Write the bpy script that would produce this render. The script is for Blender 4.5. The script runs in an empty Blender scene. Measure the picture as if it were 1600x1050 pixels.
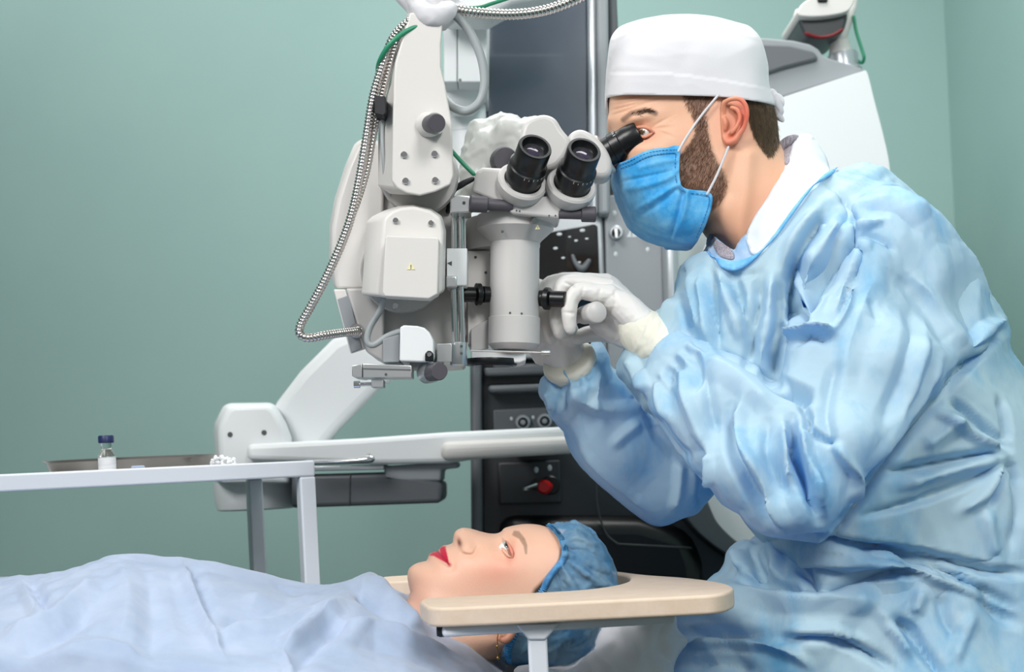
import bpy, bmesh, math, random
import numpy as np
from mathutils import Vector, Matrix, noise
from mathutils.geometry import delaunay_2d_cdt
random.seed(7)
D2R = math.pi/180
# ------------------------------------------------------------------ camera, light, exposure
F = 2222.2; HY = 725.0; ROLL = 2.8*D2R; ZC = 0.95
CR, SR = math.cos(ROLL), math.sin(ROLL)
scn = bpy.context.scene
COL = scn.collection
cd = bpy.data.cameras.new('camera'); cam = bpy.data.objects.new('camera', cd); COL.objects.link(cam)
cd.lens = 50; cd.sensor_width = 36; cd.shift_y = (HY-525)/1600
cam.matrix_world = Matrix(((CR, SR, 0, 0), (0, 0, -1, 0), (-SR, CR, 0, ZC), (0, 0, 0, 1)))
cd.dof.use_dof = True; cd.dof.focus_distance = 1.6; cd.dof.aperture_fstop = 6.3
cd.clip_start = 0.05
scn.camera = cam
scn.view_settings.view_transform = 'Standard'; scn.view_settings.look = 'None'
scn.view_settings.exposure = 0.0; scn.view_settings.gamma = 1.0
scn.view_settings.use_curve_mapping = False
w = bpy.data.worlds.new('daylight'); scn.world = w; w.use_nodes = True
w.node_tree.nodes['Background'].inputs[0].default_value = (0.99, 0.985, 1.0, 1)
w.node_tree.nodes['Background'].inputs[1].default_value = 0.27
def area(name, loc, target, sx, sy, power, col=(1, 1, 1), spread=180):
    l = bpy.data.lights.new(name, 'AREA'); l.shape = 'RECTANGLE'; l.size = sx; l.size_y = sy
    l.energy = power; l.color = col; l.spread = spread*D2R
    o = bpy.data.objects.new(name, l); COL.objects.link(o); o.location = loc
    d = Vector(target)-Vector(loc); o.rotation_euler = d.to_track_quat('-Z', 'Y').to_euler()
    return o
area('key_light', (-1.15, 0.1, 2.5), (0.25, 1.68, 1.0), 1.0, 0.9, 16, (1, .988, .98), 100)
area('front_fill_light', (1.0, -0.5, 2.45), (0.5, 1.6, 0.85), 1.0, 0.9, 20, (1, .99, .985), 95)  # added fill from front right to brighten the gown; no such lamp in the room
area('ceiling_lamp_light', (0.25, 2.0, 2.62), (0.25, 2.0, 0), 1.3, 1.0, 24, (1, .985, .98))
area('wall_wash_light', (-0.6, 2.75, 2.62), (-0.45, 3.4, 1.2), 2.6, 0.3, 12, (1, .975, .99))

def P(px, py, Y):
    xc = (px-800)/F*Y; yc = (HY-py)/F*Y
    return Vector((xc*CR+yc*SR, Y, ZC-xc*SR+yc*CR))
def Pn(u, v, Y):
    xc = (u-800)/F*Y; yc = (HY-v)/F*Y
    return np.stack([xc*CR+yc*SR, Y, ZC-xc*SR+yc*CR], -1)
def proj(co):
    X, Y, Z = co[:, 0], co[:, 1], co[:, 2]-ZC
    return 800+F*(X*CR-Z*SR)/Y, HY-F*(X*SR+Z*CR)/Y
def S(Y): return Y/F

# ------------------------------------------------------------------ materials
def lin(c):
    if isinstance(c, str): c = tuple(int(c[i:i+2], 16)/255 for i in (0, 2, 4))
    return tuple(x/12.92 if x <= .04045 else ((x+.055)/1.055)**2.4 for x in c)+(1,)
def mat(name, col, rough=.5, metal=0, bump=0, bscale=300, spec=.5, coat=0, mott=None, mscale=30, trans=0, alpha=1, sss=0, sheen=0, attr=False, transl=0, ior=1.45, aniso=None, mcontrast=(.35,.65), tcol=None):
    m = bpy.data.materials.new(name); m.use_nodes = True
    nt = m.node_tree; b = nt.nodes['Principled BSDF']; L = nt.links.new
    b.inputs['Base Color'].default_value = lin(col); b.inputs['Roughness'].default_value = rough
    b.inputs['Metallic'].default_value = metal; b.inputs['Specular IOR Level'].default_value = spec
    b.inputs['Coat Weight'].default_value = coat; b.inputs['Transmission Weight'].default_value = trans
    b.inputs['Alpha'].default_value = alpha; b.inputs['IOR'].default_value = ior
    if sheen: b.inputs['Sheen Weight'].default_value = sheen
    if sss:
        b.inputs['Subsurface Weight'].default_value = sss; b.inputs['Subsurface Radius'].default_value = (1, .35, .2)
        b.inputs['Subsurface Scale'].default_value = .006
    tc = nt.nodes.new('ShaderNodeTexCoord')
    mp = nt.nodes.new('ShaderNodeMapping'); L(tc.outputs['Object'], mp.inputs['Vector'])
    if aniso: mp.inputs['Scale'].default_value = aniso
    if mott:
        n = nt.nodes.new('ShaderNodeTexNoise'); n.inputs['Scale'].default_value = mscale; n.inputs['Detail'].default_value = 5
        n.inputs['Roughness'].default_value = .62; L(mp.outputs[0], n.inputs['Vector'])
        r = nt.nodes.new('ShaderNodeValToRGB'); r.color_ramp.elements[0].position = mcontrast[0]; r.color_ramp.elements[1].position = mcontrast[1]
        r.color_ramp.elements[0].color = lin(col); r.color_ramp.elements[1].color = lin(mott)
        L(n.outputs[0], r.inputs[0]); L(r.outputs[0], b.inputs['Base Color']); colsock = r.outputs[0]
    if attr:
        a = nt.nodes.new('ShaderNodeAttribute'); a.attribute_name = 'Col'
        L(a.outputs['Color'], b.inputs['Base Color'])
    if bump:
        n2 = nt.nodes.new('ShaderNodeTexNoise'); n2.inputs['Scale'].default_value = bscale; n2.inputs['Detail'].default_value = 4
        L(mp.outputs[0], n2.inputs['Vector'])
        bp = nt.nodes.new('ShaderNodeBump'); bp.inputs['Strength'].default_value = bump; bp.inputs['Distance'].default_value = .001
        L(n2.outputs[0], bp.inputs['Height']); L(bp.outputs[0], b.inputs['Normal'])
    if transl:
        t = nt.nodes.new('ShaderNodeBsdfTranslucent'); mx = nt.nodes.new('ShaderNodeMixShader'); mx.inputs[0].default_value = transl
        if tcol: t.inputs[0].default_value = lin(tcol)
        elif mott: L(colsock, t.inputs[0])
        else: t.inputs[0].default_value = lin(col)
        L(b.outputs[0], mx.inputs[1]); L(t.outputs[0], mx.inputs[2]); L(mx.outputs[0], nt.nodes['Material Output'].inputs[0])
    return m
M = {}
M['wall'] = mat('wall_paint', '94b3ae', .7, mott='98b7b1', mscale=2, bump=.05, bscale=150)
M['floor'] = mat('floor_vinyl', '475150', .4, mott='414b4a', mscale=8)
M['ceil'] = mat('ceiling_paint', 'e9eceb', .8, bump=.1, bscale=90)
M['white'] = mat('warm_white_plastic', 'd6d3cf', .38, bump=.02, bscale=900)
M['white2'] = mat('cool_white_plastic', 'e2e5e6', .4, bump=.02, bscale=900)
M['grey'] = mat('light_grey_enamel', 'c3c1bf', .35, bump=.02, bscale=700)
M['grey2'] = mat('mid_grey_plastic', '8d9296', .42, bump=.03, bscale=500)
M['grey3'] = mat('dark_grey_plastic', '5d6165', .45, bump=.03, bscale=500)
M['char'] = mat('charcoal_panel', '36393c', .4, bump=.03, bscale=400)
M['glass'] = mat('dark_glass', '46525e', .18, mott='3f4a56', mscale=4, coat=.5)
M['black'] = mat('black_plastic', '141517', .32, bump=.03, bscale=900)
M['black2'] = mat('black_gloss', '090a0b', .15, coat=.6, mott='0c0d0f', mscale=10)
M['rubber'] = mat('dark_rubber', '232428', .6, bump=.1, bscale=600)
M['knob'] = mat('grey_knob_plastic', '4d4b52', .5, bump=.1, bscale=900)
M['chrome'] = mat('chrome', 'd8d8d8', .12, 1, bump=.02, bscale=300)
M['alu'] = mat('brushed_aluminium', 'cfd2d3', .3, .85, bump=.05, bscale=500)
M['conduit'] = mat('conduit_metal', 'd6d0cc', .22, 1, bump=.03, bscale=600)
M['steel'] = mat('tray_steel', '8b8986', .22, 1, bump=.04, bscale=60)
M['frame'] = mat('painted_tube', 'd6dae0', .3, bump=.02, bscale=300)
M['green'] = mat('green_cable', '2f8a68', .4, bump=.05)
M['cable'] = mat('grey_cable', '9aa0a2', .45, bump=.05)
M['red'] = mat('red_plastic', 'd3161c', .3, bump=.02)
M['darkred'] = mat('dark_red_plastic', '7c1219', .35, bump=.02)
M['lens'] = mat('coated_lens', '352b3b', .08, coat=1, mott='3c3348', mscale=60)
M['cover'] = mat('plastic_drape', 'eeefec', .28, transl=.2, bump=.3, bscale=60)
M['cloth'] = mat('white_cotton', 'd5d4d8', .9, bump=.15, bscale=900, sheen=.2)
M['coat'] = mat('coat_cotton', 'd6dde5', .85, bump=.15, bscale=700, sheen=.2)
M['glove'] = mat('latex_glove', 'dddbd8', .42, bump=.25, bscale=120, sss=.15)
M['cuff'] = mat('knitted_cuff', 'dfded0', .75, bump=.4, bscale=260, sss=.1)
M['gown'] = mat('gown_nonwoven', '3fb6e8', .5, mott='cfeef5', mscale=11, mcontrast=(.15, .5), bump=.3, bscale=120, transl=.36, tcol='16b2f6', aniso=(1, 1, .55))
M['gownband'] = mat('gown_binding', '5aa8e6', .65, mott='84c0ee', mscale=60, bump=.3, bscale=200)
M['mask'] = mat('mask_nonwoven', '2598d8', .68, mott='78c2ea', mscale=30, mcontrast=(.42, .7), bump=.4, bscale=160, sheen=.3)
M['stitch'] = mat('stitching', '2f7fb8', .8, bump=.2)
M['drape'] = mat('drape_nonwoven', '9aabc6', .7, mott='acbad2', mscale=14, bump=.3, bscale=140, sheen=.3)
M['towel'] = mat('white_paper', 'ededf2', .8, bump=.2, bscale=200, transl=.15)
M['vinyl'] = mat('beige_vinyl', 'dfcab6', .55, bump=.35, bscale=120, mott='d8c2ac', mscale=40)
M['skin'] = mat('skin', 'e8b898', .48, attr=True, sss=.22, bump=.2, bscale=500)
M['hair'] = mat('dark_hair', '463829', .6, mott='6e5c46', mscale=240, bump=1, bscale=420, aniso=(1, 1, .25))
M['hair2'] = mat('cap_hair', '2c2522', .55, mott='4a3e38', mscale=160, bump=1, bscale=300)
M['bouf'] = mat('bouffant_nonwoven', '4fa0da', .6, mott='9fcdea', mscale=22, mcontrast=(.35,.62), bump=.4, bscale=120, alpha=.46)
M['beard'] = mat('beard_hair', '53392a', .6, mott='7b5844', mscale=200, bump=.5)
M['bband'] = mat('bouffant_elastic', '2d93dc', .7, mott='6db7ea', mscale=120, bump=.5, bscale=200)
M['shirt'] = mat('striped_shirt', '6c6470', .8, mott='b9b4bc', mscale=160, bump=.2, aniso=(6, 6, .3))
M['denim'] = mat('pale_blue_shirt', 'a9c1da', .8, mott='8fb0d2', mscale=50, bump=.2)
M['eye'] = mat('eyeball', 'f0ece8', .1, attr=True, coat=1)
M['gold'] = mat('gold', 'd9a760', .25, 1, bump=.02)
M['navy'] = mat('navy_cap', '1d2a55', .4, bump=.05)
M['vglass'] = mat('vial_glass', 'eef6f4', .03, trans=1, ior=1.3)
M['label'] = mat('paper_label', 'e8e9ec', .6, mott='cfd2d8', mscale=300, aniso=(.2, .2, 3))
M['cotton'] = mat('cotton_wool', 'f0f2f5', .9, bump=1, bscale=400)
M['warn'] = mat('warning_yellow', 'e6dfae', .5, bump=.02)
M['ink'] = mat('dark_ink', '4c4f50', .6, bump=.02)
M['silver'] = mat('silver_trim', 'b3b8bc', .3, .5, bump=.03)
M['mark'] = mat('pale_marking', 'c9cfd1', .5, bump=.02)
M['brow'] = mat('brow_hair', '4a3527', .7, bump=.3)

# ------------------------------------------------------------------ object helpers
def tag(o, label=None, cat=None, group=None, kind=None):
    if label: o['label'] = label
    if cat: o['category'] = cat
    if group: o['group'] = group
    if kind: o['kind'] = kind
    return o
def empty(name, loc, label, cat, group=None):
    o = bpy.data.objects.new(name, None); COL.objects.link(o); o.location = loc; o.empty_display_size = .05
    bpy.context.view_layer.update()
    return tag(o, label, cat, group)
def link(name, me, m, parent=None, smooth=35):
    o = bpy.data.objects.new(name, me); COL.objects.link(o)
    if m is not None:
        for mm in (m if isinstance(m, (list, tuple)) else [m]):
            me.materials.append(M[mm] if isinstance(mm, str) else mm)
    if smooth is not None:
        me.shade_smooth()
        if smooth < 180: me.set_sharp_from_angle(angle=smooth*D2R)
    if parent is not None:
        o.parent = parent
        mw = Matrix.Translation(parent.location) if parent.parent is None else Matrix.Translation(parent.parent.location) @ Matrix.Translation(parent.location)
        o.matrix_parent_inverse = Matrix.Identity(4)
        # keep mesh in world coordinates: shift data
        t = Vector((0, 0, 0)); q = parent
        while q is not None: t += q.location; q = q.parent
        me.transform(Matrix.Translation(-t))
    else:
        # origin at bottom centre
        n = len(me.vertices); co = np.empty(n*3); me.vertices.foreach_get('co', co); co = co.reshape(-1, 3)
        c = Vector(((co[:, 0].min()+co[:, 0].max())/2, (co[:, 1].min()+co[:, 1].max())/2, co[:, 2].min()))
        me.transform(Matrix.Translation(-c)); o.location = c
    return o
class MB:
    def __init__(s): s.v = []; s.f = []; s.mi = []
    def add(s, vs, fs, mi=0):
        n = len(s.v); s.v += [tuple(v) for v in vs]; s.f += [tuple(i+n for i in f) for f in fs]; s.mi += [mi]*len(fs); return s
    def box(s, c, size, rz=0, mi=0):
        c = Vector(c); hx, hy, hz = size[0]/2, size[1]/2, size[2]/2
        R = Matrix.Rotation(rz, 3, 'Z')
        vs = [c+R @ Vector((x*hx, y*hy, z*hz)) for x in (-1, 1) for y in (-1, 1) for z in (-1, 1)]
        return s.add(vs, [(0, 1, 3, 2), (4, 6, 7, 5), (0, 4, 5, 1), (2, 3, 7, 6), (0, 2, 6, 4), (1, 5, 7, 3)], mi)
    def prism(s, poly, Yf, Yb, mi=0, scale=None):
        """polygon in photo pixels at depth Yf, extruded straight back to Yb"""
        pts = [P(x, y, Yf) for x, y in poly]; n = len(pts)
        back = [Vector((p.x, Yb, p.z)) for p in pts]
        if scale:
            c = sum(back, Vector())/n; back = [c+(b-c)*scale for b in back]
        a = sum(poly[i][0]*poly[(i+1) % n][1]-poly[(i+1) % n][0]*poly[i][1] for i in range(n))
        fs = [tuple(range(n)), tuple(range(2*n-1, n-1, -1))]+[(i, i+n, (i+1) % n+n, (i+1) % n) for i in range(n)]
        if a > 0: pass
        else: fs = [tuple(reversed(f)) for f in fs]
        fs = [tuple(reversed(f)) for f in fs]
        return s.add(pts+back, fs, mi)
    def lathe(s, p0, p1, prof, seg=40, mi=0, cap=True):
        """prof: (t along p0->p1, radius m)"""
        p0 = Vector(p0); p1 = Vector(p1); ax = (p1-p0); d = ax.normalized()
        a = d.orthogonal().normalized(); b = d.cross(a)
        vs = []; fs = []
        for t, r in prof:
            c = p0+ax*t
            for k in range(seg):
                th = 2*math.pi*k/seg; vs.append(c+(a*math.cos(th)+b*math.sin(th))*max(r, 1e-5))
        for j in range(len(prof)-1):
            for k in range(seg):
                k2 = (k+1) % seg; fs.append((j*seg+k, j*seg+k2, (j+1)*seg+k2, (j+1)*seg+k))
        if cap:
            fs.append(tuple(range(seg-1, -1, -1))); fs.append(tuple((len(prof)-1)*seg+k for k in range(seg)))
        return s.add(vs, fs, mi)
    def tube(s, pts, rad, seg=14, mi=0, ell=None):
        """swept circle with round caps; rad number or list"""
        pts = [Vector(p) for p in pts]; n = len(pts)
        rad = [rad]*n if isinstance(rad, (int, float)) else list(rad)
        T = []
        for i in range(n):
            a = pts[max(i-1, 0)]; b = pts[min(i+1, n-1)]; T.append((b-a).normalized())
        # caps
        P2, R2, T2 = [], [], []
        for k in (0.05, .35, .7): 
            P2.append(pts[0]-T[0]*rad[0]*math.sqrt(max(0, 1-k*k))); R2.append(rad[0]*k); T2.append(T[0])
        P2 += pts; R2 += rad; T2 += T
        for k in (.7, .35, .05):
            P2.append(pts[-1]+T[-1]*rad[-1]*math.sqrt(max(0, 1-k*k))); R2.append(rad[-1]*k); T2.append(T[-1])
        nrm = T2[0].orthogonal().normalized(); vs = []; fs = []
        for i, (p, r, t) in enumerate(zip(P2, R2, T2)):
            nrm = (nrm-t*nrm.dot(t)).normalized(); bb = t.cross(nrm)
            for k in range(seg):
                th = 2*math.pi*k/seg; vs.append(p+(nrm*math.cos(th)+bb*math.sin(th))*r)
        for j in range(len(P2)-1):
            for k in range(seg):
                k2 = (k+1) % seg; fs.append((j*seg+k, j*seg+k2, (j+1)*seg+k2, (j+1)*seg+k))
        fs.append(tuple(range(seg-1, -1, -1))); fs.append(tuple((len(P2)-1)*seg+k for k in range(seg)))
        return s.add(vs, fs, mi)
    def sphere(s, c, r, sc=(1, 1, 1), nu=20, nv=12, mi=0):
        c = Vector(c); vs = []; fs = []
        for j in range(nv+1):
            ph = math.pi*j/nv
            for i in range(nu):
                th = 2*math.pi*i/nu
                vs.append((c.x+r*sc[0]*math.sin(ph)*math.cos(th), c.y+r*sc[1]*math.sin(ph)*math.sin(th), c.z+r*sc[2]*math.cos(ph)))
        for j in range(nv):
            for i in range(nu):
                i2 = (i+1) % nu; fs.append((j*nu+i, (j+1)*nu+i, (j+1)*nu+i2, j*nu+i2))
        return s.add(vs, fs, mi)
    def mesh(s, name='m'):
        me = bpy.data.meshes.new(name); me.from_pydata(s.v, [], s.f); me.validate(); 
        if len(me.polygons) == len(s.mi): me.polygons.foreach_set('material_index', s.mi)
        bm = bmesh.new(); bm.from_mesh(me); bmesh.ops.remove_doubles(bm, verts=bm.verts, dist=1e-6)
        bmesh.ops.recalc_face_normals(bm, faces=bm.faces); bm.to_mesh(me); bm.free(); me.update(); return me
    def build(s, name, m, parent=None, bevel=0, smooth=35, seg=3):
        me = s.mesh(name)
        o = link(name, me, m, parent, smooth)
        if bevel:
            b = o.modifiers.new('bevel', 'BEVEL'); b.width = bevel; b.segments = seg; b.limit_method = 'ANGLE'; b.angle_limit = 35*D2R; b.harden_normals = False
        return o
def spline(pts, n=12, closed=False):
    """Catmull-Rom through tuples of any length"""
    A = [np.array(p, float) for p in pts]; N = len(A); out = []
    for i in range(N if closed else N-1):
        if closed: p0, p1, p2, p3 = A[(i-1) % N], A[i], A[(i+1) % N], A[(i+2) % N]
        else: p0, p1, p2, p3 = A[max(i-1, 0)], A[i], A[i+1], A[min(i+2, N-1)]
        for k in range(n):
            t = k/n; out.append(.5*((2*p1)+(-p0+p2)*t+(2*p0-5*p1+4*p2-p3)*t*t+(-p0+3*p1-3*p2+p3)*t**3))
    if not closed: out.append(A[-1])
    return out
def sweep(mb, ctrl, n=8, seg=16, mi=0):
    """ctrl: (px,py,Y,r_px)"""
    pp = spline(ctrl, n); mb.tube([P(q[0], q[1], q[2]) for q in pp], [max(q[3], .5)*S(q[2]) for q in pp], seg, mi); return mb
def remeshed(mb, vox, smooth_it=6, name='m', fac=.5):
    me = mb.mesh(name); o = bpy.data.objects.new('tmp', me); COL.objects.link(o)
    r = o.modifiers.new('r', 'REMESH'); r.mode = 'VOXEL'; r.voxel_size = vox; r.adaptivity = 0
    if smooth_it:
        q = o.modifiers.new('s', 'SMOOTH'); q.iterations = smooth_it; q.factor = fac
    dg = bpy.context.evaluated_depsgraph_get(); me2 = bpy.data.meshes.new_from_object(o.evaluated_get(dg))
    bpy.data.objects.remove(o); bpy.data.meshes.remove(me); me2.name = name; me2.materials.clear(); return me2
def getco(me):
    a = np.empty(len(me.vertices)*3); me.vertices.foreach_get('co', a); return a.reshape(-1, 3)
def getno(me):
    a = np.empty(len(me.vertices)*3); me.vertices.foreach_get('normal', a) if False else me.vertex_normals.foreach_get('vector', a); return a.reshape(-1, 3)
def setco(me, co): me.vertices.foreach_set('co', co.reshape(-1)); me.update()

# ------------------------------------------------------------------ silhouettes given real thickness
def seg_dist(u, v, poly, closed=True):
    poly = np.asarray(poly, float); n = len(poly); best = np.full(u.shape, 1e9); tt = np.zeros(u.shape); sd = np.zeros(u.shape)
    L = np.concatenate([[0], np.cumsum(np.hypot(*(np.roll(poly, -1, 0)-poly).T))])
    for i in range(n if closed else n-1):
        a = poly[i]; b = poly[(i+1) % n]; e = b-a; l2 = e@e+1e-9
        t = np.clip(((u-a[0])*e[0]+(v-a[1])*e[1])/l2, 0, 1)
        dx = u-a[0]-t*e[0]; dy = v-a[1]-t*e[1]; d = np.hypot(dx, dy)
        m = d < best; best = np.where(m, d, best); tt = np.where(m, L[i]+t*math.sqrt(l2), tt); sd = np.where(m, np.sign(e[0]*dy-e[1]*dx), sd)
    tot = L[n] if closed else L[n-1]
    return best, tt/tot, sd
def inside(u, v, poly):
    poly = np.asarray(poly, float); n = len(poly); r = np.zeros(u.shape, bool)
    for i in range(n):
        x1, y1 = poly[i]; x2, y2 = poly[(i+1) % n]
        c = ((y1 > v) != (y2 > v)) & (u < (x2-x1)*(v-y1)/((y2-y1) if y2 != y1 else 1e-9)+x1); r ^= c
    return r
class Inflate:
    """smooth thickness field of a closed outline (pixels)"""
    def __init__(s, outline, step=3.0):
        s.out = np.asarray(outline, float); mn = s.out.min(0)-3*step; mx = s.out.max(0)+3*step
        s.mn = mn; s.step = step; nx = int((mx[0]-mn[0])/step)+2; ny = int((mx[1]-mn[1])/step)+2
        U, V = np.meshgrid(mn[0]+np.arange(nx)*step, mn[1]+np.arange(ny)*step)
        ins = inside(U, V, s.out); d, _, _ = seg_dist(U, V, s.out)
        phi = np.where(ins, d*d*.5, 0.)
        # multigrid-lite: relax on strided grids first
        for st in (8, 4, 2, 1):
            sub = phi[::st, ::st].copy(); m = ins[::st, ::st]; h2 = (step*st)**2
            for _ in range({8: 400, 4: 400, 2: 300, 1: 250}[st]):
                a = np.zeros_like(sub); a[1:-1, 1:-1] = .25*(sub[:-2, 1:-1]+sub[2:, 1:-1]+sub[1:-1, :-2]+sub[1:-1, 2:]+h2)
                sub = np.where(m, a, 0)
            if st > 1:
                yy = np.minimum(np.arange(ny)/st, sub.shape[0]-1.001); xx = np.minimum(np.arange(nx)/st, sub.shape[1]-1.001)
                y0 = yy.astype(int); x0 = xx.astype(int); fy = (yy-y0)[:, None]; fx = (xx-x0)[None]
                phi = np.where(ins, (sub[y0][:, x0]*(1-fy)*(1-fx)+sub[y0+1][:, x0]*fy*(1-fx)+sub[y0][:, x0+1]*(1-fy)*fx+sub[y0+1][:, x0+1]*fy*fx), 0)
            else: phi = sub
        ok = ins & (d > 1.5*step); R = np.where(ok, phi/np.maximum(d, 1e-6), 0); wgt = ok.astype(float)
        for _ in range(6):
            Rs = np.zeros_like(R); ws = np.zeros_like(R)
            for dy in (-1, 0, 1):
                for dx in (-1, 0, 1):
                    Rs += np.roll(np.roll(R*wgt, dy, 0), dx, 1); ws += np.roll(np.roll(wgt, dy, 0), dx, 1)
            new = (wgt == 0) & (ws > 0); R = np.where(new, Rs/np.maximum(ws, 1), R); wgt = np.where(new, 1, wgt)
        s.R = R; s.phi = phi
    def bil(s, A, u, v):
        x = np.clip((u-s.mn[0])/s.step, 0, A.shape[1]-1.001); y = np.clip((v-s.mn[1])/s.step, 0, A.shape[0]-1.001)
        x0 = x.astype(int); y0 = y.astype(int); fx = x-x0; fy = y-y0
        return A[y0, x0]*(1-fy)*(1-fx)+A[y0+1, x0]*fy*(1-fx)+A[y0, x0+1]*(1-fy)*fx+A[y0+1, x0+1]*fy*fx
    def h(s, u, v, fat=1., hmax=None):
        u = np.asarray(u, float); v = np.asarray(v, float)
        d, _, _ = seg_dist(u, v, s.out); d = np.where(inside(u, v, s.out), d, 0)
        w = np.clip((d-3*s.step)/(3*s.step), 0, 1)
        ph = (1-w)*d*s.bil(s.R, u, v)+w*s.bil(s.phi, u, v)
        h = 2*np.sqrt(np.maximum(ph, 0))*fat
        if hmax is not None:
            hm = hmax(u, v) if callable(hmax) else hmax
            h = h/(1+(h/hm)**4)**.25
        return h
def tri_region(outline, step, rings=(1.0, 2.6)):
    out = [tuple(p) for p in outline]; n = len(out); A = np.array(out); pts = list(out)
    area2 = sum(A[i][0]*A[(i+1) % n][1]-A[(i+1) % n][0]*A[i][1] for i in range(n))
    T = np.roll(A, -1, 0)-np.roll(A, 1, 0); T /= np.maximum(np.hypot(*T.T), 1e-9)[:, None]
    N = np.stack([-T[:, 1], T[:, 0]], 1)*(1 if area2 > 0 else -1)
    ext = []
    for r in rings:
        q = A+N*r*1.0; d, _, _ = seg_dist(q[:, 0], q[:, 1], A); ok = (d > r*.85) & inside(q[:, 0], q[:, 1], A)
        ext += [tuple(p) for p in q[ok]]
    mn = A.min(0); mx = A.max(0); g = []; j = 0; y = mn[1]
    while y < mx[1]:
        x = mn[0]+(step/2 if j % 2 else 0)
        while x < mx[0]: g.append((x, y)); x += step
        y += step*.866; j += 1
    g = np.array(g); d, _, _ = seg_dist(g[:, 0], g[:, 1], A); ok = inside(g[:, 0], g[:, 1], A) & (d > (rings[-1]+step*.5 if rings else step*.5))
    pts += ext+[tuple(p) for p in g[ok]]
    r = delaunay_2d_cdt([Vector(p) for p in pts], [], [list(range(n))], 1, 1e-6)
    V = np.array([tuple(v) for v in r[0]]); tris = [tuple(f) for f in r[2]]
    ic = []
    for f in tris:
        ic.append((V[list(f)].mean(0)))
    ic = np.array(ic); k = inside(ic[:, 0], ic[:, 1], A)
    tris = [f for f, o in zip(tris, k) if o]
    dd, _, _ = seg_dist(V[:, 0], V[:, 1], A)
    return V, tris, dd < 1e-3
def body_from(outline, hfun, Yc, step, sculpt=None):
    """closed solid: front and back sheets share the outline. hfun in pixels -> metres by S(Yc)"""
    V, tris, onb = tri_region(outline, step)
    u, v = V[:, 0], V[:, 1]; Y = Yc(u, v) if callable(Yc) else np.full(u.shape, float(Yc))
    h = np.where(onb, 0, hfun(u, v))*S(Y)
    if sculpt is not None: h = h+np.where(onb, 0, sculpt(u, v))*S(Y)
    f = Pn(u, v, Y-h); b = f.copy(); b[:, 1] = 2*Y-f[:, 1]
    n = len(V); idx = np.arange(n)+n; idx[onb] = np.nonzero(onb)[0]
    faces = [tuple(t) for t in tris]+[tuple(int(idx[i]) for i in reversed(t)) for t in tris]
    co = np.concatenate([f, b]); UV = np.concatenate([V, V]); side = np.concatenate([np.ones(n), -np.ones(n)])
    me = bpy.data.meshes.new('b'); me.from_pydata([tuple(c) for c in co], [], faces)
    # remember photo coords for colouring
    a = me.attributes.new('pu', 'FLOAT', 'POINT'); a.data.foreach_set('value', UV[:, 0]); a = me.attributes.new('pv', 'FLOAT', 'POINT'); a.data.foreach_set('value', UV[:, 1])
    bm = bmesh.new(); bm.from_mesh(me); bmesh.ops.delete(bm, geom=[x for x in bm.verts if not x.link_faces], context='VERTS')
    bmesh.ops.recalc_face_normals(bm, faces=bm.faces); bm.to_mesh(me); bm.free(); return me
def shell(region, hfun, Yc, step, off, thick=.0015, extra=None, both=True, wall=.012):
    """garment sheet laid over an inflated solid; region in pixels, off metres"""
    V, tris, onb = tri_region(region, step, rings=())
    u, v = V[:, 0], V[:, 1]; Y = Yc(u, v) if callable(Yc) else np.full(u.shape, float(Yc))
    h = hfun(u, v)*S(Y)
    e = extra(u, v) if extra is not None else 0
    f = Pn(u, v, Y-(h+off+e)); b = f.copy(); b[:, 1] = 2*Y-f[:, 1]
    n = len(V); faces = [tuple(t) for t in tris]
    co = f
    if both:
        co = np.concatenate([f, b]); faces += [tuple(i+n for i in reversed(t)) for t in tris]
        from collections import Counter
        ec = Counter()
        for t in tris:
            for k in range(3): ec[tuple(sorted((t[k], t[(k+1) % 3])))] += 1
        for (a, c), q in ec.items():
            if q == 1 and h[a] < wall and h[c] < wall: faces.append((a, c, c+n, a+n))
    me = bpy.data.meshes.new('s'); me.from_pydata([tuple(c) for c in co], [], faces)
    UV = np.concatenate([V, V]) if both else V
    a = me.attributes.new('pu', 'FLOAT', 'POINT'); a.data.foreach_set('value', UV[:, 0]); a = me.attributes.new('pv', 'FLOAT', 'POINT'); a.data.foreach_set('value', UV[:, 1])
    bm = bmesh.new(); bm.from_mesh(me); bmesh.ops.delete(bm, geom=[x for x in bm.verts if not x.link_faces], context='VERTS')
    bmesh.ops.recalc_face_normals(bm, faces=bm.faces); bm.to_mesh(me); bm.free(); return me
def solidify(o, t, off=-1):
    m = o.modifiers.new('solid', 'SOLIDIFY'); m.thickness = t; m.offset = off; return o
def attrs(me):
    a = np.empty(len(me.vertices)); me.attributes['pu'].data.foreach_get('value', a); b = np.empty(len(me.vertices)); me.attributes['pv'].data.foreach_get('value', b); return a, b
def gauss(u, v, cx, cy, sx, sy=None, ang=0):
    sy = sy or sx; c, s_ = math.cos(ang*D2R), math.sin(ang*D2R); x = (u-cx)*c+(v-cy)*s_; y = -(u-cx)*s_+(v-cy)*c
    return np.exp(-.5*((x/sx)**2+(y/sy)**2))
def paint(me, base, spots, u, v):
    """albedo of skin, lips, brows (photo coords only pick the place on the face); spots: (mask array, colour)"""
    c = np.tile(np.array(lin(base)[:3]), (len(me.vertices), 1))
    for m_, col in spots:
        c = c*(1-m_[:, None])+np.array(lin(col)[:3])[None]*m_[:, None]
    a = me.color_attributes.new('Col', 'FLOAT_COLOR', 'POINT'); a.data.foreach_set('color', np.concatenate([c, np.ones((len(c), 1))], 1).reshape(-1))
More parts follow.
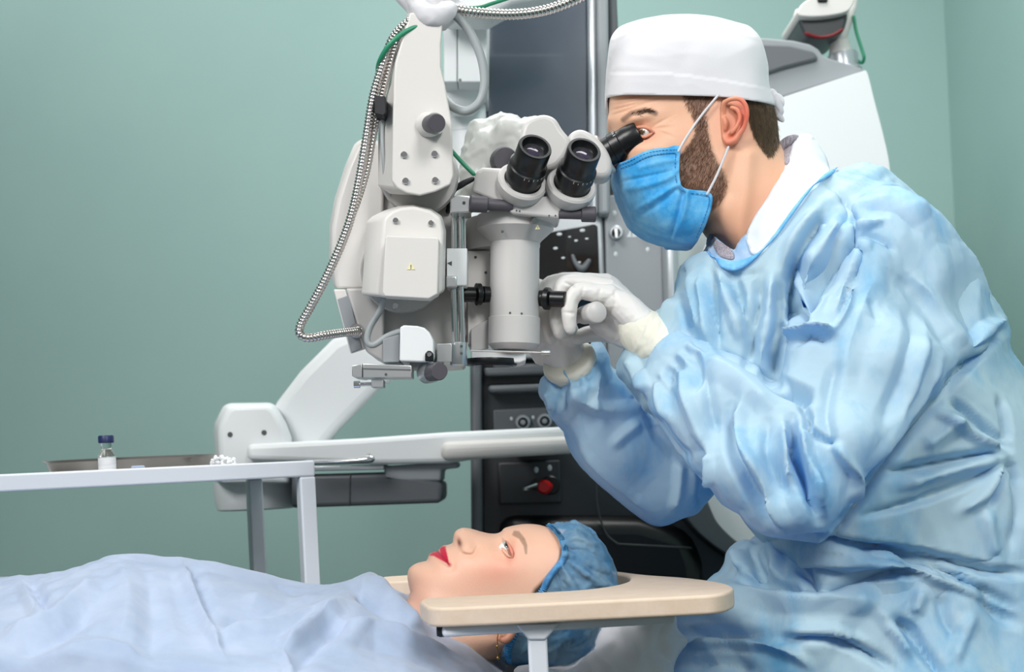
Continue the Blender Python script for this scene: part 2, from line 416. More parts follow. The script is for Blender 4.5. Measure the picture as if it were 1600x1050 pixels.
def folds(me, creases, gain=1.0):
    """displace along normals: (polyline px, width px, amp px, kind)"""
    co = getco(me); no = getno(me); u, v = proj(co); disp = np.zeros(len(co))
    vd = np.array([0, 0, ZC])-co; vd /= np.linalg.norm(vd, axis=1)[:, None]; face = np.clip(((no*vd).sum(1)+.1)/.3, 0, 1)
    for pl, wd, amp, kind in creases:
        pl = np.array([q[:2] for q in spline(pl, 6)]) if len(pl) > 2 else np.array(pl, float)
        lo = pl.min(0)-4*wd; hi = pl.max(0)+4*wd
        m = np.nonzero((u > lo[0]) & (u < hi[0]) & (v > lo[1]) & (v < hi[1]) & (face > 0))[0]
        if not len(m): continue
        d, t, sd = seg_dist(u[m], v[m], pl, False)
        fade = np.clip(np.minimum(t, 1-t)*6, 0, 1)*.8+.2
        fade = np.where((t <= 0) | (t >= 1), .2*0+.2, fade); x = d/wd
        if kind == 'g': q = np.clip(1-x/1.75, 0, 1)**1.15                      # rounded ridge / groove
        elif kind == 's': q = np.exp(-x*1.6)                  # sharp ridge / groove
        else: q = sd*1.6*x*np.exp(-x*x*.8)                    # step fold
        disp[m] += gain*amp*q*fade*face[m]
    co += no*(disp*S(1.6))[:, None]; setco(me, co)
def crumple(me, amp, scale, seed=0, power=1., stretch=(1, 1, 1)):
    co = getco(me); no = getno(me); d = np.empty(len(co)); s3 = Vector((seed*3.1, seed*1.7, seed*.9))
    for i, c in enumerate(co):
        q = Vector((c[0]*scale*stretch[0], c[1]*scale*stretch[1], c[2]*scale*stretch[2]))+s3
        w_ = noise.noise_vector(q*.6)*.7
        a = 1-abs(noise.noise(q+w_))*2; b = 1-abs(noise.noise(q*2.1+w_*1.5))*2
        d[i] = a*abs(a)*.7+b*.3-.3
    co += no*(d*amp)[:, None]; setco(me, co)

def tri_folds(me, amp, lam, dirs, seed=0, warp=.6, patch=3.0, mask=None):
    """papery folds: triangle waves along warped directions, patchy strength"""
    co = getco(me); no = getno(me); d = np.zeros(len(co)); off = Vector((seed*2.3, seed*1.1, seed*.7))
    for k, dr in enumerate(dirs):
        dr = Vector(dr).normalized(); o2 = off+Vector((k*5.1, k*2.7, 0))
        for i, c in enumerate(co):
            p = Vector(c); w_ = noise.noise(p*3.2+o2)*warp+noise.noise(p*8+o2)*warp*.25
            m = noise.noise(p*patch+o2*1.7); m = min(1, max(0, m*2.4+.35))
            if m > 0:
                x = (p.dot(dr)/lam+w_*3) % 1.0; d[i] += m*((1-abs(x*2-1))-.5)
    if mask is not None: d *= mask(co)
    co += no*(d*amp)[:, None]; setco(me, co)

# ================================================================== room
def struct(name, mb, m):
    o = mb.build(name, m); o['kind'] = 'structure'; return o
XR, XL, YB, ZT, YF = 1.085, -2.6, 3.4, 2.75, -1.2
struct('floor', MB().box(((XL+XR)/2, (YB+YF)/2, -.05), (XR-XL+.2, YB-YF+.2, .1)), 'floor')
struct('ceiling', MB().box(((XL+XR)/2, (YB+YF)/2, ZT+.05), (XR-XL+.2, YB-YF+.2, .1)), 'ceil')
struct('wall_back', MB().box(((XL+XR)/2, YB+.05, ZT/2), (XR-XL+.2, .1, ZT)), 'wall')
struct('wall_right', MB().box((XR+.05, (YB+YF)/2, ZT/2), (.1, YB-YF, ZT)), 'wall')
struct('wall_left', MB().box((XL-.05, (YB+YF)/2, ZT/2), (.1, YB-YF, ZT)), 'wall')

def loft_px(mb, rings, mi=0):
    """rings: (poly px, Y); same vertex count"""
    n = len(rings[0][0]); vs = []
    for poly, Y in rings: vs += [P(x, y, Y) for x, y in poly]
    fs = [tuple(range(n)), tuple(range(len(rings)*n-1, (len(rings)-1)*n-1, -1))]
    for j in range(len(rings)-1):
        fs += [(j*n+i, j*n+(i+1) % n, (j+1)*n+(i+1) % n, (j+1)*n+i) for i in range(n)]
    return mb.add(vs, fs, mi)
def pcyl(mb, a, b, prof, seg=32, mi=0):
    """a,b = (px,py,Y); prof radii in px at depth of a"""
    return mb.lathe(P(*a), P(*b), [(t, r*S(a[2])) for t, r in prof], seg, mi)
def disc(mb, x, y, Y, r, d=.003, seg=24, mi=0):
    c = P(x, y, Y); return mb.lathe(c, c+Vector((0, -d, 0)), [(0, r*S(Y)), (.8, r*S(Y)), (1, r*S(Y)*.85)], seg, mi)
def screw(parent, x, y, Y, r):
    a = MB(); disc(a, x, y, Y, r, .003); o = a.build('screw', 'chrome', parent)
    b = MB(); disc(b, x, y, Y-.0031, r*.42, .0004, 6); q = b.build('socket', 'ink', None)
    q.parent = o; return o
def sub(mb, name, m, parent, **k):
    return mb.build(name, m, parent, **k)
def triangle_mark(parent, x, y, Y, s_, m='warn'):
    a = MB().prism([(x, y-s_), (x+s_, y+s_*.8), (x-s_, y+s_*.8)], Y-.0006, Y+.001); o = a.build('warning_label', m, parent, smooth=None)
    e = MB().prism([(x-s_*.1, y-s_*.35), (x+s_*.1, y-s_*.35), (x+s_*.08, y+s_*.3), (x-s_*.08, y+s_*.3)], Y-.001, Y); e.prism([(x-s_*.1, y+s_*.42), (x+s_*.1, y+s_*.42), (x+s_*.1, y+s_*.6), (x-s_*.1, y+s_*.6)], Y-.001, Y)
    e.build('exclamation_mark', 'ink', o, smooth=None); return o

# ================================================================== laser cabinet behind
LM = empty('laser_machine', (P(1000, 725, 2.6).x, 2.6, 0), 'tall grey and white laser cabinet with dark glass tower behind the seated surgeon', 'medical machine')
YM = 2.30
a = MB().prism([(742, -60), (918, -60), (921, 335), (742, 335)], YM, YM+.35); a.build('glass_panel', 'glass', LM, bevel=.004)
a = MB().prism([(918, -60), (932, -60), (936, 335), (921, 335)], YM-.02, YM+.3); a.build('frame_strip', 'silver', LM, bevel=.006)
a = MB().prism([(932, -60), (950, -60), (954, 335), (936, 335)], YM-.03, YM+.3); a.build('frame_strip', 'grey2', LM, bevel=.006)
a = MB().prism([(950, -60), (962, -60), (978, 335), (954, 335)], YM, YM+.3); a.build('frame_strip', 'grey3', LM, bevel=.006)
# console
a = MB().prism([(736, 330), (1036, 330), (1046, 560), (736, 560)], YM+.02, YM+.4); a.build('console_body', 'grey2', LM, bevel=.006)
a = MB().prism([(800, 322), (941, 300), (950, 560), (800, 560)], YM, YM+.05); a.build('screen_bezel', 'silver', LM, bevel=.006)
scr = MB().prism([(838, 366), (928, 350), (934, 353), (942, 560), (838, 560)], YM-.004, YM+.02).build('screen', 'black2', LM, bevel=.002)
for x, y, r in ((874, 366, 6), (910, 360, 6), (890, 370, 3), (900, 376, 4), (917, 373, 4), (868, 388, 5), (880, 403, 4), (905, 410, 4)):
    m_ = MB(); m_.sphere(P(x, y, YM-.005), r*S(YM)*.6, (1.2, .25, .7), 10, 6); m_.build('indicator', 'mark', scr)
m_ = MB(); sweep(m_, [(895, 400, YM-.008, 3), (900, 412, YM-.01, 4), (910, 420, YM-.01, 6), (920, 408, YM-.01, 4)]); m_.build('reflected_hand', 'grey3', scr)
a = MB().prism([(944, 305), (1034, 300), (1040, 480), (1044, 640), (952, 640)], YM-.005, YM+.04); a.build('key_panel', 'grey2', LM, bevel=.004)
ks = MB(); disc(ks, 962.5, 364, YM-.005, 11, .008); ks = ks.build('key_switch', 'silver', LM)
k2 = MB(); disc(k2, 962.5, 364, YM-.013, 7, .004); k2.build('keyhole', 'black', ks)
k3 = MB().prism([(960, 357), (965, 357), (966, 372), (961, 372)], YM-.03, YM-.012); k3.build('key', 'alu', ks, bevel=.0008)
ks = MB(); disc(ks, 1009, 366, YM-.005, 8, .006); ks.build('push_button', 'silver', LM)
for x, y in ((962, 397), (1012, 390), (960, 333), (1000, 330)):
    q = MB(); q.sphere(P(x, y, YM-.005), 4*S(YM), (.8, .25, 1), 10, 6); q.build('panel_mark', 'mark', LM)
triangle_mark(LM, 987, 364, YM-.005, 8, 'mark')
a = MB().prism([(1034, 290), (1060, 290), (1068, 640), (1044, 640)], YM-.03, YM+.4); a.build('frame_strip', 'silver', LM, bevel=.012)
# lower cabinet
arc = [(1045, 560), (1066, 640), (1086, 730), (1110, 798), (1126, 824), (1156, 851), (1200, 880)]
arc = [tuple(p) for p in spline(arc, 5)]
a = MB().prism([(750, 556)]+[(p[0]-42, p[1]) for p in arc]+[(1112, 1100), (750, 1100)], YM+.03, YM+.5); a.build('lower_cabinet', 'char', LM, bevel=.01)
a = MB().prism([(734, 556), (752, 556), (756, 1100), (738, 1100)], YM+.0, YM+.5); a.build('frame_strip', 'grey3', LM, bevel=.008)
rim = [(p[0]-42, p[1]) for p in arc]+[(p[0]+2, p[1]) for p in reversed(arc)]
a = MB().prism(rim, YM-.02, YM+.5); a.build('curved_rim', 'grey3', LM, bevel=.014)
pts = [(776, 806), (1000, 806), (1082, 830), (1100, 880), (1110, 1060), (800, 1060)]
a = MB().prism(pts, YM+.0, YM+.1); a.build('kick_panel', 'black', LM, bevel=.03)
for p in ([(935, 724), (932, 780), (945, 830), (965, 850)], [(965, 850), (1080, 856)]):
    a = MB(); a.tube([P(x, y, YM+.0) for x, y in (spline(p, 6) if len(p) > 2 else p)], .0016, 8); a.build('panel_seam', 'ink', LM)
a = MB().prism([(760, 590), (870, 586), (870, 597), (762, 600)], YM+.02, YM+.05); a.build('slot', 'black', LM)
a = MB().prism([(762, 602), (880, 598), (880, 610), (764, 614)], YM-.01, YM+.05); a.build('drawer_lip', 'grey3', LM, bevel=.006)
a = MB().prism([(756, 570), (880, 566), (880, 584), (758, 588)], YM-.0, YM+.05); a.build('drawer_lip', 'grey3', LM, bevel=.006)
a = MB().prism([(770, 640), (905, 634), (905, 690), (772, 690)], YM+.018, YM+.05); a.build('socket_panel', 'grey3', LM, bevel=.003)
for x, y in ((817, 660), (851, 658)):
    q = MB(); disc(q, x, y, YM+.018, 12, .01); q = q.build('socket_ring', 'silver', LM)
    r_ = MB(); disc(r_, x, y, YM+.008, 8, .002); q2 = r_.build('socket_hole', 'black', q)
    r_ = MB(); disc(r_, x, y, YM+.006, 4, .002); r_.build('socket_pin', 'grey2', q)
    r_ = MB(); r_.sphere(P(x-18, y-6, YM+.018), 3*S(YM), (.8, .25, 1), 8, 6); r_.build('panel_mark', 'mark', LM)
a = MB().prism([(777, 722), (876, 718), (878, 786), (780, 789)], YM+.015, YM+.05); a.build('switch_panel', 'char', LM, bevel=.004)
q = MB(); disc(q, 860, 758, YM+.015, 15, .01); q.build('stop_button_ring', 'black', LM)
q = MB(); pcyl(q, (857, 760, YM+.005), (850, 761, YM-.05), [(0, 7), (.6, 7), (.62, 10), (.9, 11), (1, 8)]); q.build('stop_button', 'red', LM)
q = MB(); pcyl(q, (838, 757, YM), (818, 764, YM-.015), [(0, 3), (1, 2.5)]); pcyl(q, (822, 762, YM-.016), (822, 766, YM-.016), [(0, 5), (1, 5)]); q.build('key', 'alu', LM)
q = MB(); disc(q, 838, 757, YM+.015, 9, .008); q.build('key_switch', 'black', LM)
for x, y in ((838, 734), (859, 731)):
    r_ = MB(); r_.sphere(P(x, y, YM+.015), 5*S(YM), (.7, .2, 1), 8, 6); r_.build('panel_mark', 'mark', LM)
# big white side shell, seen behind the surgeon
sh = [tuple(p) for p in spline([(1351, 110), (1356, 116), (1367, 160), (1381, 214), (1391, 268), (1402, 400), (1404, 600), (1390, 800), (1360, 960), (1340, 1080)], 6)]
wp = [(1180, 166)]+sh+[(1160, 1080), (1150, 880), (1100, 800), (1080, 740), (1072, 690), (1060, 500)]
a = MB().prism(wp, YM+.06, YM+.75); a.build('side_shell', 'white2', LM, bevel=.02, seg=4)
a = MB().prism([(1150, 60), (1195, 59), (1240, 63), (1266, 69), (1279, 77), (1287, 88), (1300, 92), (1348, 106), (1350, 112), (1222, 152), (1150, 178)], YM+.08, YM+.7); a.build('top_cover', 'grey2', LM, bevel=.008)
a = MB().prism([(1160, 66), (1235, 70), (1272, 80), (1280, 92), (1225, 106), (1160, 128)], YM+.07, YM+.1); a.build('viewing_window', 'grey3', LM, bevel=.004)
# delivery column
a = MB().prism([(693, -60), (714, -60), (714, 128), (693, 128)], 2.12, 2.3); a.build('column_panel', 'white2', LM, bevel=.002)
a = MB().prism([(715, -60), (763, -60), (760, 128), (715, 128)], 2.12, 2.3); a.build('column_panel', 'white2', LM, bevel=.002)
q = MB(); disc(q, 719, 126, 2.11, 2.5, .004); q.build('screw', 'chrome', LM)
q = MB(); pcyl(q, (722, 130, 2.2), (724, 178, 2.2), [(0, 40), (.12, 41), (.16, 36), (.55, 35), (.8, 30), (1, 18)], 48); q.build('beam_nozzle', 'white2', LM)
q = MB(); pcyl(q, (722, 134, 2.2), (722, 137, 2.2), [(0, 41.5), (1, 41.5)], 48); q.build('nozzle_ring', 'silver', LM)
q = MB(); pcyl(q, (726, 150, 2.26), (734, 345, 2.26), [(0, 32), (.3, 32), (.305, 31), (.6, 31), (.605, 32), (1, 32)], 40); q.build('column_tube', 'white2', LM)
a = MB().prism([(690, -60), (905, -60), (890, -12), (800, 4), (762, 26), (690, 26)], 2.04, 2.11); a.build('beam_arm', 'white2', LM, bevel=.01)
q = MB(); c = P(748, 29, 2.075); q.lathe(c, c+Vector((0, 0, -.006)), [(0, .022), (1, .02)], 30); q.build('arm_badge', 'alu', LM)

# handheld scanner on its stand, on the shell's top
SC_ = empty('scanner', P(1318, 100, 2.5), 'white and charcoal handheld scanner with red lower edge standing on the laser cabinet', 'scanner')
q = MB().prism([tuple(p) for p in spline([(1250, 24), (1285, 26), (1322, 18), (1319, 46), (1303, 57), (1280, 60), (1258, 54)], 5, True)], 2.42, 2.54); q.build('visor', 'char', SC_, bevel=.012, seg=4)
q = MB().prism([tuple(p) for p in spline([(1246, 22), (1253, 6), (1275, -6), (1310, -8), (1335, -6), (1330, 12), (1318, 20), (1290, 25), (1262, 26)], 5, True)], 2.40, 2.54); q.build('top_shell', 'white', SC_, bevel=.012, seg=4)
q = MB().prism([(1278, -6), (1294, -6), (1294, 3), (1278, 3)], 2.395, 2.42); q.build('trigger', 'black', SC_, bevel=.003)
q = MB(); q.tube([P(x, y, 2.415) for x, y in spline([(1259, 52), (1280, 58), (1300, 55), (1316, 46)], 6)], .0026, 8); q.build('red_edge', 'darkred', SC_)
q = MB(); sweep(q, [(1246, 18, 2.46, 4), (1243, 32, 2.46, 4), (1250, 50, 2.46, 4)]); q.build('cradle_arm', 'white', SC_)
q = MB(); sweep(q, [(1334, -8, 2.46, 8), (1330, 15, 2.46, 8), (1322, 40, 2.46, 8), (1315, 58, 2.46, 8)]); q.build('cradle', 'white', SC_)
q = MB(); pcyl(q, (1311, 52, 2.47), (1314, 88, 2.47), [(0, 14), (.4, 15), (1, 19)]); q.build('stem', 'white', SC_)
q = MB(); pcyl(q, (1316, 84, 2.47), (1320, 112, 2.47), [(0, 22), (.1, 23), (.8, 23), (1, 27)]); q.build('base', 'silver', SC_)
q = MB(); sweep(q, [(1334, 26, 2.45, 2.6), (1338, 50, 2.45, 2.6), (1347, 78, 2.45, 2.6), (1350, 90, 2.45, 2.6), (1347, 98, 2.46, 2.6), (1338, 94, 2.46, 2.6)]); q.build('cable', 'green', SC_)

# ================================================================== swivelling support arm by the wall
SA = empty('support_arm', (P(400, 725, 2.15).x, 2.15, 0), 'pale grey jointed support arm with long horizontal rail behind the instrument table', 'equipment arm')
YA = 2.14
jb = [(334, 672), (336, 660), (348, 636), (356, 630), (424, 629), (433, 636), (447, 660), (456, 684), (456, 755), (338, 755)]
a = MB(); loft_px(a, [([(x+(8 if x < 400 else -6), y+(5 if y < 700 else 0)) for x, y in jb], YA), (jb, YA+.025), (jb, YA+.2)]); a.build('joint_block', 'white2', SA, bevel=.006)
for x, y in ((360, 679), (413, 676)):
    q = MB(); disc(q, x, y, YA+.002, 4, .004); q.build('screw', 'ink', SA)
a = MB(); loft_px(a, [([(424, 640), (470, 580), (520, 530), (640, 480), (700, 540), (596, 605), (530, 672), (500, 708), (455, 712), (440, 655)], YA+.05), ([(424, 640), (470, 580), (520, 530), (640, 480), (700, 540), (596, 605), (530, 672), (500, 708), (455, 712), (440, 655)], YA+.22)]); a.build('diagonal_arm', 'white2', SA, bevel=.016, seg=4)
a = MB().prism([(385, 694), (560, 685), (700, 675), (872, 667), (900, 666), (900, 690), (700, 724), (585, 726), (385, 719)], YA-.02, YA+.07); a.build('rail', 'white2', SA, bevel=.008)
a = MB().prism([(688, 690), (800, 685), (905, 680), (905, 708), (800, 714), (688, 720)], YA-.045, YA+.02); a.build('sliding_rail', 'white', SA, bevel=.012, seg=4)
a = MB(); pcyl(a, (400, 752, YA+.1), (402, 796, YA+.1), [(0, 66), (.5, 66), (.95, 62), (1, 56)], 48); a.build('pivot_drum', 'white2', SA)
a = MB().prism([(455, 742), (600, 738), (688, 752), (691, 758), (691, 782), (684, 786), (545, 791), (455, 794)], YA-.0, YA+.16); a.build('motor_housing', 'grey3', SA, bevel=.01)
a = MB(); a.tube([P(547, 742, YA-.001), P(546, 790, YA-.001)], .0012, 6); a.build('housing_seam', 'ink', SA)
a = MB().prism([(600, 728), (700, 722), (716, 722), (714, 731), (690, 734), (689, 752), (600, 752)], YA+.0, YA+.12); a.build('mounting_block', 'grey2', SA, bevel=.004)
a = MB().prism([(455, 728), (600, 726), (600, 734), (455, 737)], YA-.01, YA+.12); a.build('glass_shelf', 'silver', SA, bevel=.002)
a = MB(); sweep(a, [(480, 723, YA-.05, 4), (520, 722, YA-.05, 4), (555, 720, YA-.05, 5), (572, 718, YA-.05, 6), (580, 717, YA-.05, 6)]); sweep(a, [(573, 717, YA-.05, 4), (576, 712, YA-.04, 4)]); a.build('chrome_handle', 'chrome', SA)

a = MB().prism([(800, 684), (862, 682), (862, 706), (800, 708)], YA+.05, YM+.04); a.build('mounting_bracket', 'grey2', SA, bevel=.004)

# ================================================================== instrument table
pC = P(476, 720, 1.86); pL = P(0, 741, 1.70)
e1 = Vector((pC.x-pL.x, pC.y-pL.y, 0)).normalized(); e2 = Vector((-e1.y, e1.x, 0)); rz = math.atan2(e1.y, e1.x)
zt = (pC.z+pL.z)/2; tb = .021; TL, TW = .80, .26
TT = empty('instrument_table', (pC.x-.35*e1.x, pC.y-.35*e1.y, 0), 'white painted tube instrument table beside the patient, vial and tray on it', 'table')
def tpt(s_, t, z): q = pC+e1*s_+e2*t; return Vector((q.x, q.y, z))
fr = MB()
fr.box(tpt(-TL/2+tb/2, 0, zt-tb/2), (TL, tb, tb), rz); fr.box(tpt(-TL/2+tb/2, TW, zt-tb/2), (TL, tb, tb), rz)
fr.box(tpt(0, TW/2, zt-tb/2), (tb, TW-tb, tb), rz); fr.box(tpt(-TL+tb, TW/2, zt-tb/2), (tb, TW-tb, tb), rz)
fr.build('top_frame', 'frame', TT, bevel=.0025)
MB().box(tpt(-TL/2+tb/2, TW/2, zt-.012), (TL-2*tb, TW-tb, .003), rz).build('tabletop', 'grey', TT)
MB().box(tpt(0, TW/2, .02), (tb, TW+.3, tb), rz).build('foot_bar', 'frame', TT, bevel=.0025)
for s_, t in ((0, 0), (0, TW)):
    MB().box(tpt(s_, t, (zt-tb)/2), (tb, tb, zt-tb), rz).build('leg', 'frame', TT, bevel=.0025)
ZTAB = zt-.0105
# steel kidney tray
def at_table(px, Y): 
    x = (px-800)/F*Y; return Vector((x+.0, Y, ZTAB))
c1 = at_table(207, 1.93); c1.x = P(207, 735, 1.93).x
trm = MB(); n = 64; prof = [(0.0, .0005), (.86, .0005), (.90, .002), (.985, .024), (1.0, .0265), (1.03, .0265), (1.0, .0245), (.97, .0225), (.885, .001), (.86, -.0008+.0008)]
vs = []; fs = []
for r_, z in prof[1:-1]:
    for k in range(n):
        th = 2*math.pi*k/n; vs.append(c1+Vector((math.cos(th)*.114*r_*math.cos(rz)-math.sin(th)*.075*r_*math.sin(rz), math.cos(th)*.114*r_*math.sin(rz)+math.sin(th)*.075*r_*math.cos(rz), z)))
m1 = len(prof)-2
for j in range(m1-1):
    for k in range(n): fs.append((j*n+k, j*n+(k+1) % n, (j+1)*n+(k+1) % n, (j+1)*n+k))
fs.append(tuple(range(n)))
trm.add(vs, fs)
tag(trm.build('tray', 'steel'), 'oval stainless steel tray lying on the instrument table', 'tray')
# vial
VC = P(168, 735, 1.845); VC.z = ZTAB
VI = empty('vial', VC, 'small clear glass vial with navy cap and white label standing before the tray', 'medicine vial')
sv = S(1.845)
hv = P(168, 683, 1.845).z-ZTAB
q = MB(); q.lathe(VC+Vector((0, 0, .0005)), VC+Vector((0, 0, hv*.86)), [(0, 12.5*sv), (.03, 13.5*sv), (.62, 13.5*sv), (.78, 9*sv), (.84, 8*sv), (1, 8*sv)], 32); q.build('glass_body', 'vglass', VI)
q = MB(); q.lathe(VC+Vector((0, 0, .002)), VC+Vector((0, 0, hv*.5)), [(0, 13.7*sv), (1, 13.7*sv)], 32); q.build('label', 'label', VI)
q = MB(); q.lathe(VC+Vector((0, 0, hv*.86)), VC+Vector((0, 0, hv*1.04)), [(0, 11*sv), (.1, 12*sv), (.85, 12*sv), (1, 11*sv)], 32); q.build('cap', 'navy', VI)
q = MB()
for k, (dz, w_) in enumerate(((.42, .8), (.36, .9), (.30, .7), (.24, .85), (.18, .6))):
    pass
# cotton swab bundle and blue wrapper
cc = P(349, 735, 1.90); cc.z = ZTAB
q = MB(); random.seed(3)
for k in range(90):
    u_ = random.uniform(-1, 1)
    q.sphere(cc+Vector((u_*.017, random.uniform(-.012, .012), random.uniform(.003, .024*(1-.35*u_*u_)))), random.uniform(.0014, .0030), nu=8, nv=6)
tag(q.build('cotton_balls', 'cotton'), 'heap of small white cotton beads at the tray\'s right end on the table', 'cotton', kind='stuff')
cc = P(216, 735, 1.80); cc.z = ZTAB
q = MB(); q.box(cc+Vector((0, 0, .0075)), (.016, .01, .013)); tag(q.build('blister_pack', 'drape', bevel=.002), 'tiny pale blue pack just showing behind the table rim beside the vial', 'small pack')

# ================================================================== operating microscope
SM = empty('surgical_microscope', P(700, 600, 1.7), 'white surgical microscope with black eyepieces hanging above the patient', 'microscope')
def hose(mb, ctrl, r, pitch=5.2):
    pp = [P(q[0], q[1], q[2]) for q in spline(ctrl, 10)]
    L = [0]
    for a_, b_ in zip(pp, pp[1:]): L.append(L[-1]+(b_-a_).length)
    step = pitch*S(1.6)/6; n_ = int(L[-1]/step); out = []; rad = []; j = 0
    for i in range(n_):
        s_ = i*step
        while L[j+1] < s_: j += 1
        t = (s_-L[j])/(L[j+1]-L[j]); out.append(pp[j].lerp(pp[j+1], t)); rad.append(r*S(1.6)*(1-.18*(1-math.sin(math.pi*(i % 6)/6))))
    return mb.tube(out, rad, 12)
# rear body with swept shell
shell_o = [(600, 222), (568, 216), (554, 224), (539, 259), (523, 309), (515, 352), (514, 400), (521, 449), (600, 449)]
a = MB(); loft_px(a, [([(x+(5 if x < 595 else 0), y+3) for x, y in shell_o], 1.655), (shell_o, 1.67), (shell_o, 1.80)]); a.build('rear_shell', 'white', SM, bevel=.004)
low = [(521, 452), (570, 452), (590, 466), (722, 466), (722, 556), (700, 568), (598, 568), (546, 553), (528, 490)]
a = MB().prism([(565, 300), (700, 300), (722, 350), (722, 566), (700, 568), (598, 568), (590, 548), (565, 470)], 1.665, 1.80); a.build('main_body', 'grey', SM, bevel=.004)
a = MB(); loft_px(a, [([(521, 452), (540, 452), (572, 545), (548, 553)], 1.652), ([(521, 452), (540, 452), (572, 545), (548, 553)], 1.78)])
a.build('corner_strip', 'white', SM, bevel=.002)
a = MB().prism([(540, 450), (600, 450), (600, 566), (572, 550)], 1.648, 1.76); a.build('lower_housing', 'grey', SM, bevel=.003)
a = MB().prism([(527, 467), (545, 461), (566, 545), (549, 551)], 1.6505, 1.66); a.build('recess', 'grey2', SM, bevel=.001)
a = MB(); pcyl(a, (556, 517, 1.645), (561, 517, 1.66), [(0, 11), (.5, 13), (1, 14)]); a.build('conduit_socket', 'chrome', SM)
# big round hub under the housing
a = MB(); a.lathe(P(629, 424, 1.62), P(629, 424, 1.70), [(0, 63*S(1.62)), (.2, 66*S(1.62)), (1, 66*S(1.62))], 64); a.build('pivot_hub', 'grey', SM)
a = MB(); a.lathe(P(655, 275, 1.615), P(655, 275, 1.70), [(0, 58*S(1.62)), (.1, 62*S(1.62)), (1, 62*S(1.62))], 56); a.build('joint_hub', 'grey', SM)
# front arm housing
f_ = [(640, 20), (617, 98), (615, 125), (612, 283), (620, 294), (635, 302), (656, 306), (680, 300), (704, 289), (709, 274), (706, 190), (695, 131), (689, 104), (689, 70), (693, 20)]
b_ = [(636, 20), (612, 98), (603, 145), (591, 186), (591, 291), (610, 303), (656, 306), (680, 300), (704, 289), (709, 274), (706, 190), (695, 131), (689, 104), (689, 70), (693, 20)]
a = MB(); loft_px(a, [(f_, 1.56), (f_, 1.575), (b_, 1.60), (b_, 1.67)]); ah = a.build('arm_housing', 'white', SM, bevel=.0022)
for x, y in ((631.5, 242), (679, 241), (634, 283), (680, 282)): screw(ah, x, y, 1.56, 5.2)
a = MB(); pcyl(a, (668, 195, 1.561), (680, 193, 1.545), [(0, 20), (.5, 19), (1, 17)]); a.build('knob_collar', 'white', ah)
a = MB(); pcyl(a, (673, 194, 1.548), (683, 192, 1.515), [(0, 14.5), (.86, 14.5), (1, 13)], 40); a.build('knob', 'knob', ah)
# fabric cover wrapping the elbow at the top
q = MB(); sweep(q, [(628, -20, 1.60, 20), (650, 2, 1.60, 22), (668, 22, 1.60, 24), (690, 26, 1.60, 20), (714, 16, 1.60, 13), (719, 14, 1.60, 12)], 8, 24); sweep(q, [(690, -40, 1.60, 46), (690, 0, 1.60, 26), (690, 22, 1.6, 18)], 6, 20); sweep(q, [(640, 8, 1.6, 8), (655, 10, 1.57, 10), (664, 22, 1.565, 10), (667, 34, 1.57, 8)], 6)
sweep(q, [(648, -4, 1.575, 14), (662, 20, 1.565, 17), (684, 26, 1.565, 19), (700, 16, 1.57, 16)], 6); sweep(q, [(668, 40, 1.575, 6), (690, 40, 1.575, 8), (704, 34, 1.58, 6)], 6)
me = remeshed(q, .0025, 5); crumple(me, .0018, 45, 2); link('joint_cover', me, 'cloth', SM, 180)
# motor box
mo = [(573, 346), (582, 338), (600, 329), (622, 322), (646, 320), (674, 326), (691, 338), (697, 361), (695, 455), (683, 462), (680, 467), (600, 465), (565, 461)]
fi = [(600, 345), (603, 338), (612, 330), (626, 325), (646, 323), (672, 329), (688, 341), (693, 361), (691, 455), (681, 462), (678, 467), (602, 465), (588, 461)]
a = MB(); loft_px(a, [(fi, 1.57), (mo, 1.595), (mo, 1.64)]); mbx = a.build('motor_box', 'white', SM, bevel=.003)
a = MB().prism([(602, 371), (605, 368), (683, 371), (686, 374), (684, 459), (670, 467), (601, 463), (597, 456)], 1.548, 1.572); cv = a.build('front_cover', 'white', mbx, bevel=.003)
triangle_mark(cv, 642, 416, 1.548, 6.5)
for x, y in ((618.5, 345), (673.5, 349)): screw(mbx, x, y, 1.57, 4.6)
screw(SM, 618, 478, 1.62, 4.6)
a = MB(); sweep(a, [(599, 464, 1.59, 5), (595, 483, 1.6, 5), (578, 512, 1.6, 5), (574, 533, 1.6, 5), (584, 539, 1.6, 5), (604, 526, 1.6, 5), (624, 518, 1.6, 5)], 8); a.build('power_cable', 'cable', SM)
# lamp cover, bracket
lc = [(625, 511), (631, 508), (652, 509), (663, 512), (671, 519), (677, 531), (678, 556), (672, 566), (624, 564)]
a = MB().prism(lc, 1.575, 1.66); a.build('lamp_cover', 'white2', SM, bevel=.0018)
a = MB().prism([(598, 530), (624, 522), (624, 566), (598, 566)], 1.595, 1.66); a.build('lamp_bracket', 'grey2', SM, bevel=.001)
a = MB().prism([(664, 552), (668, 548), (673, 548), (677, 552), (677, 564), (664, 564)], 1.568, 1.577); q = a.build('lug', 'black', SM, bevel=.001); 
a = MB(); disc(a, 671, 554, 1.568, 3.4, .002); a.build('screw', 'chrome', SM)
a = MB().prism([(567, 568), (643, 571), (643, 590), (567, 590)], 1.58, 1.62); a.prism([(550, 571), (566, 568), (566, 590), (550, 588)], 1.585, 1.64); a.build('mounting_rail', 'alu', SM, bevel=.0008)
a = MB().prism([(567, 575), (642, 577), (642, 578.5), (567, 576.5)], 1.579, 1.583); a.build('rail_groove', 'grey3', SM)
a = MB(); disc(a, 603, 585, 1.58, 2, .001); a.build('screw_hole', 'ink', SM)
a = MB().prism([(580, 593), (599, 593), (599, 605), (580, 605)], 1.585, 1.61); a.build('rail_clamp', 'alu', SM, bevel=.0008)
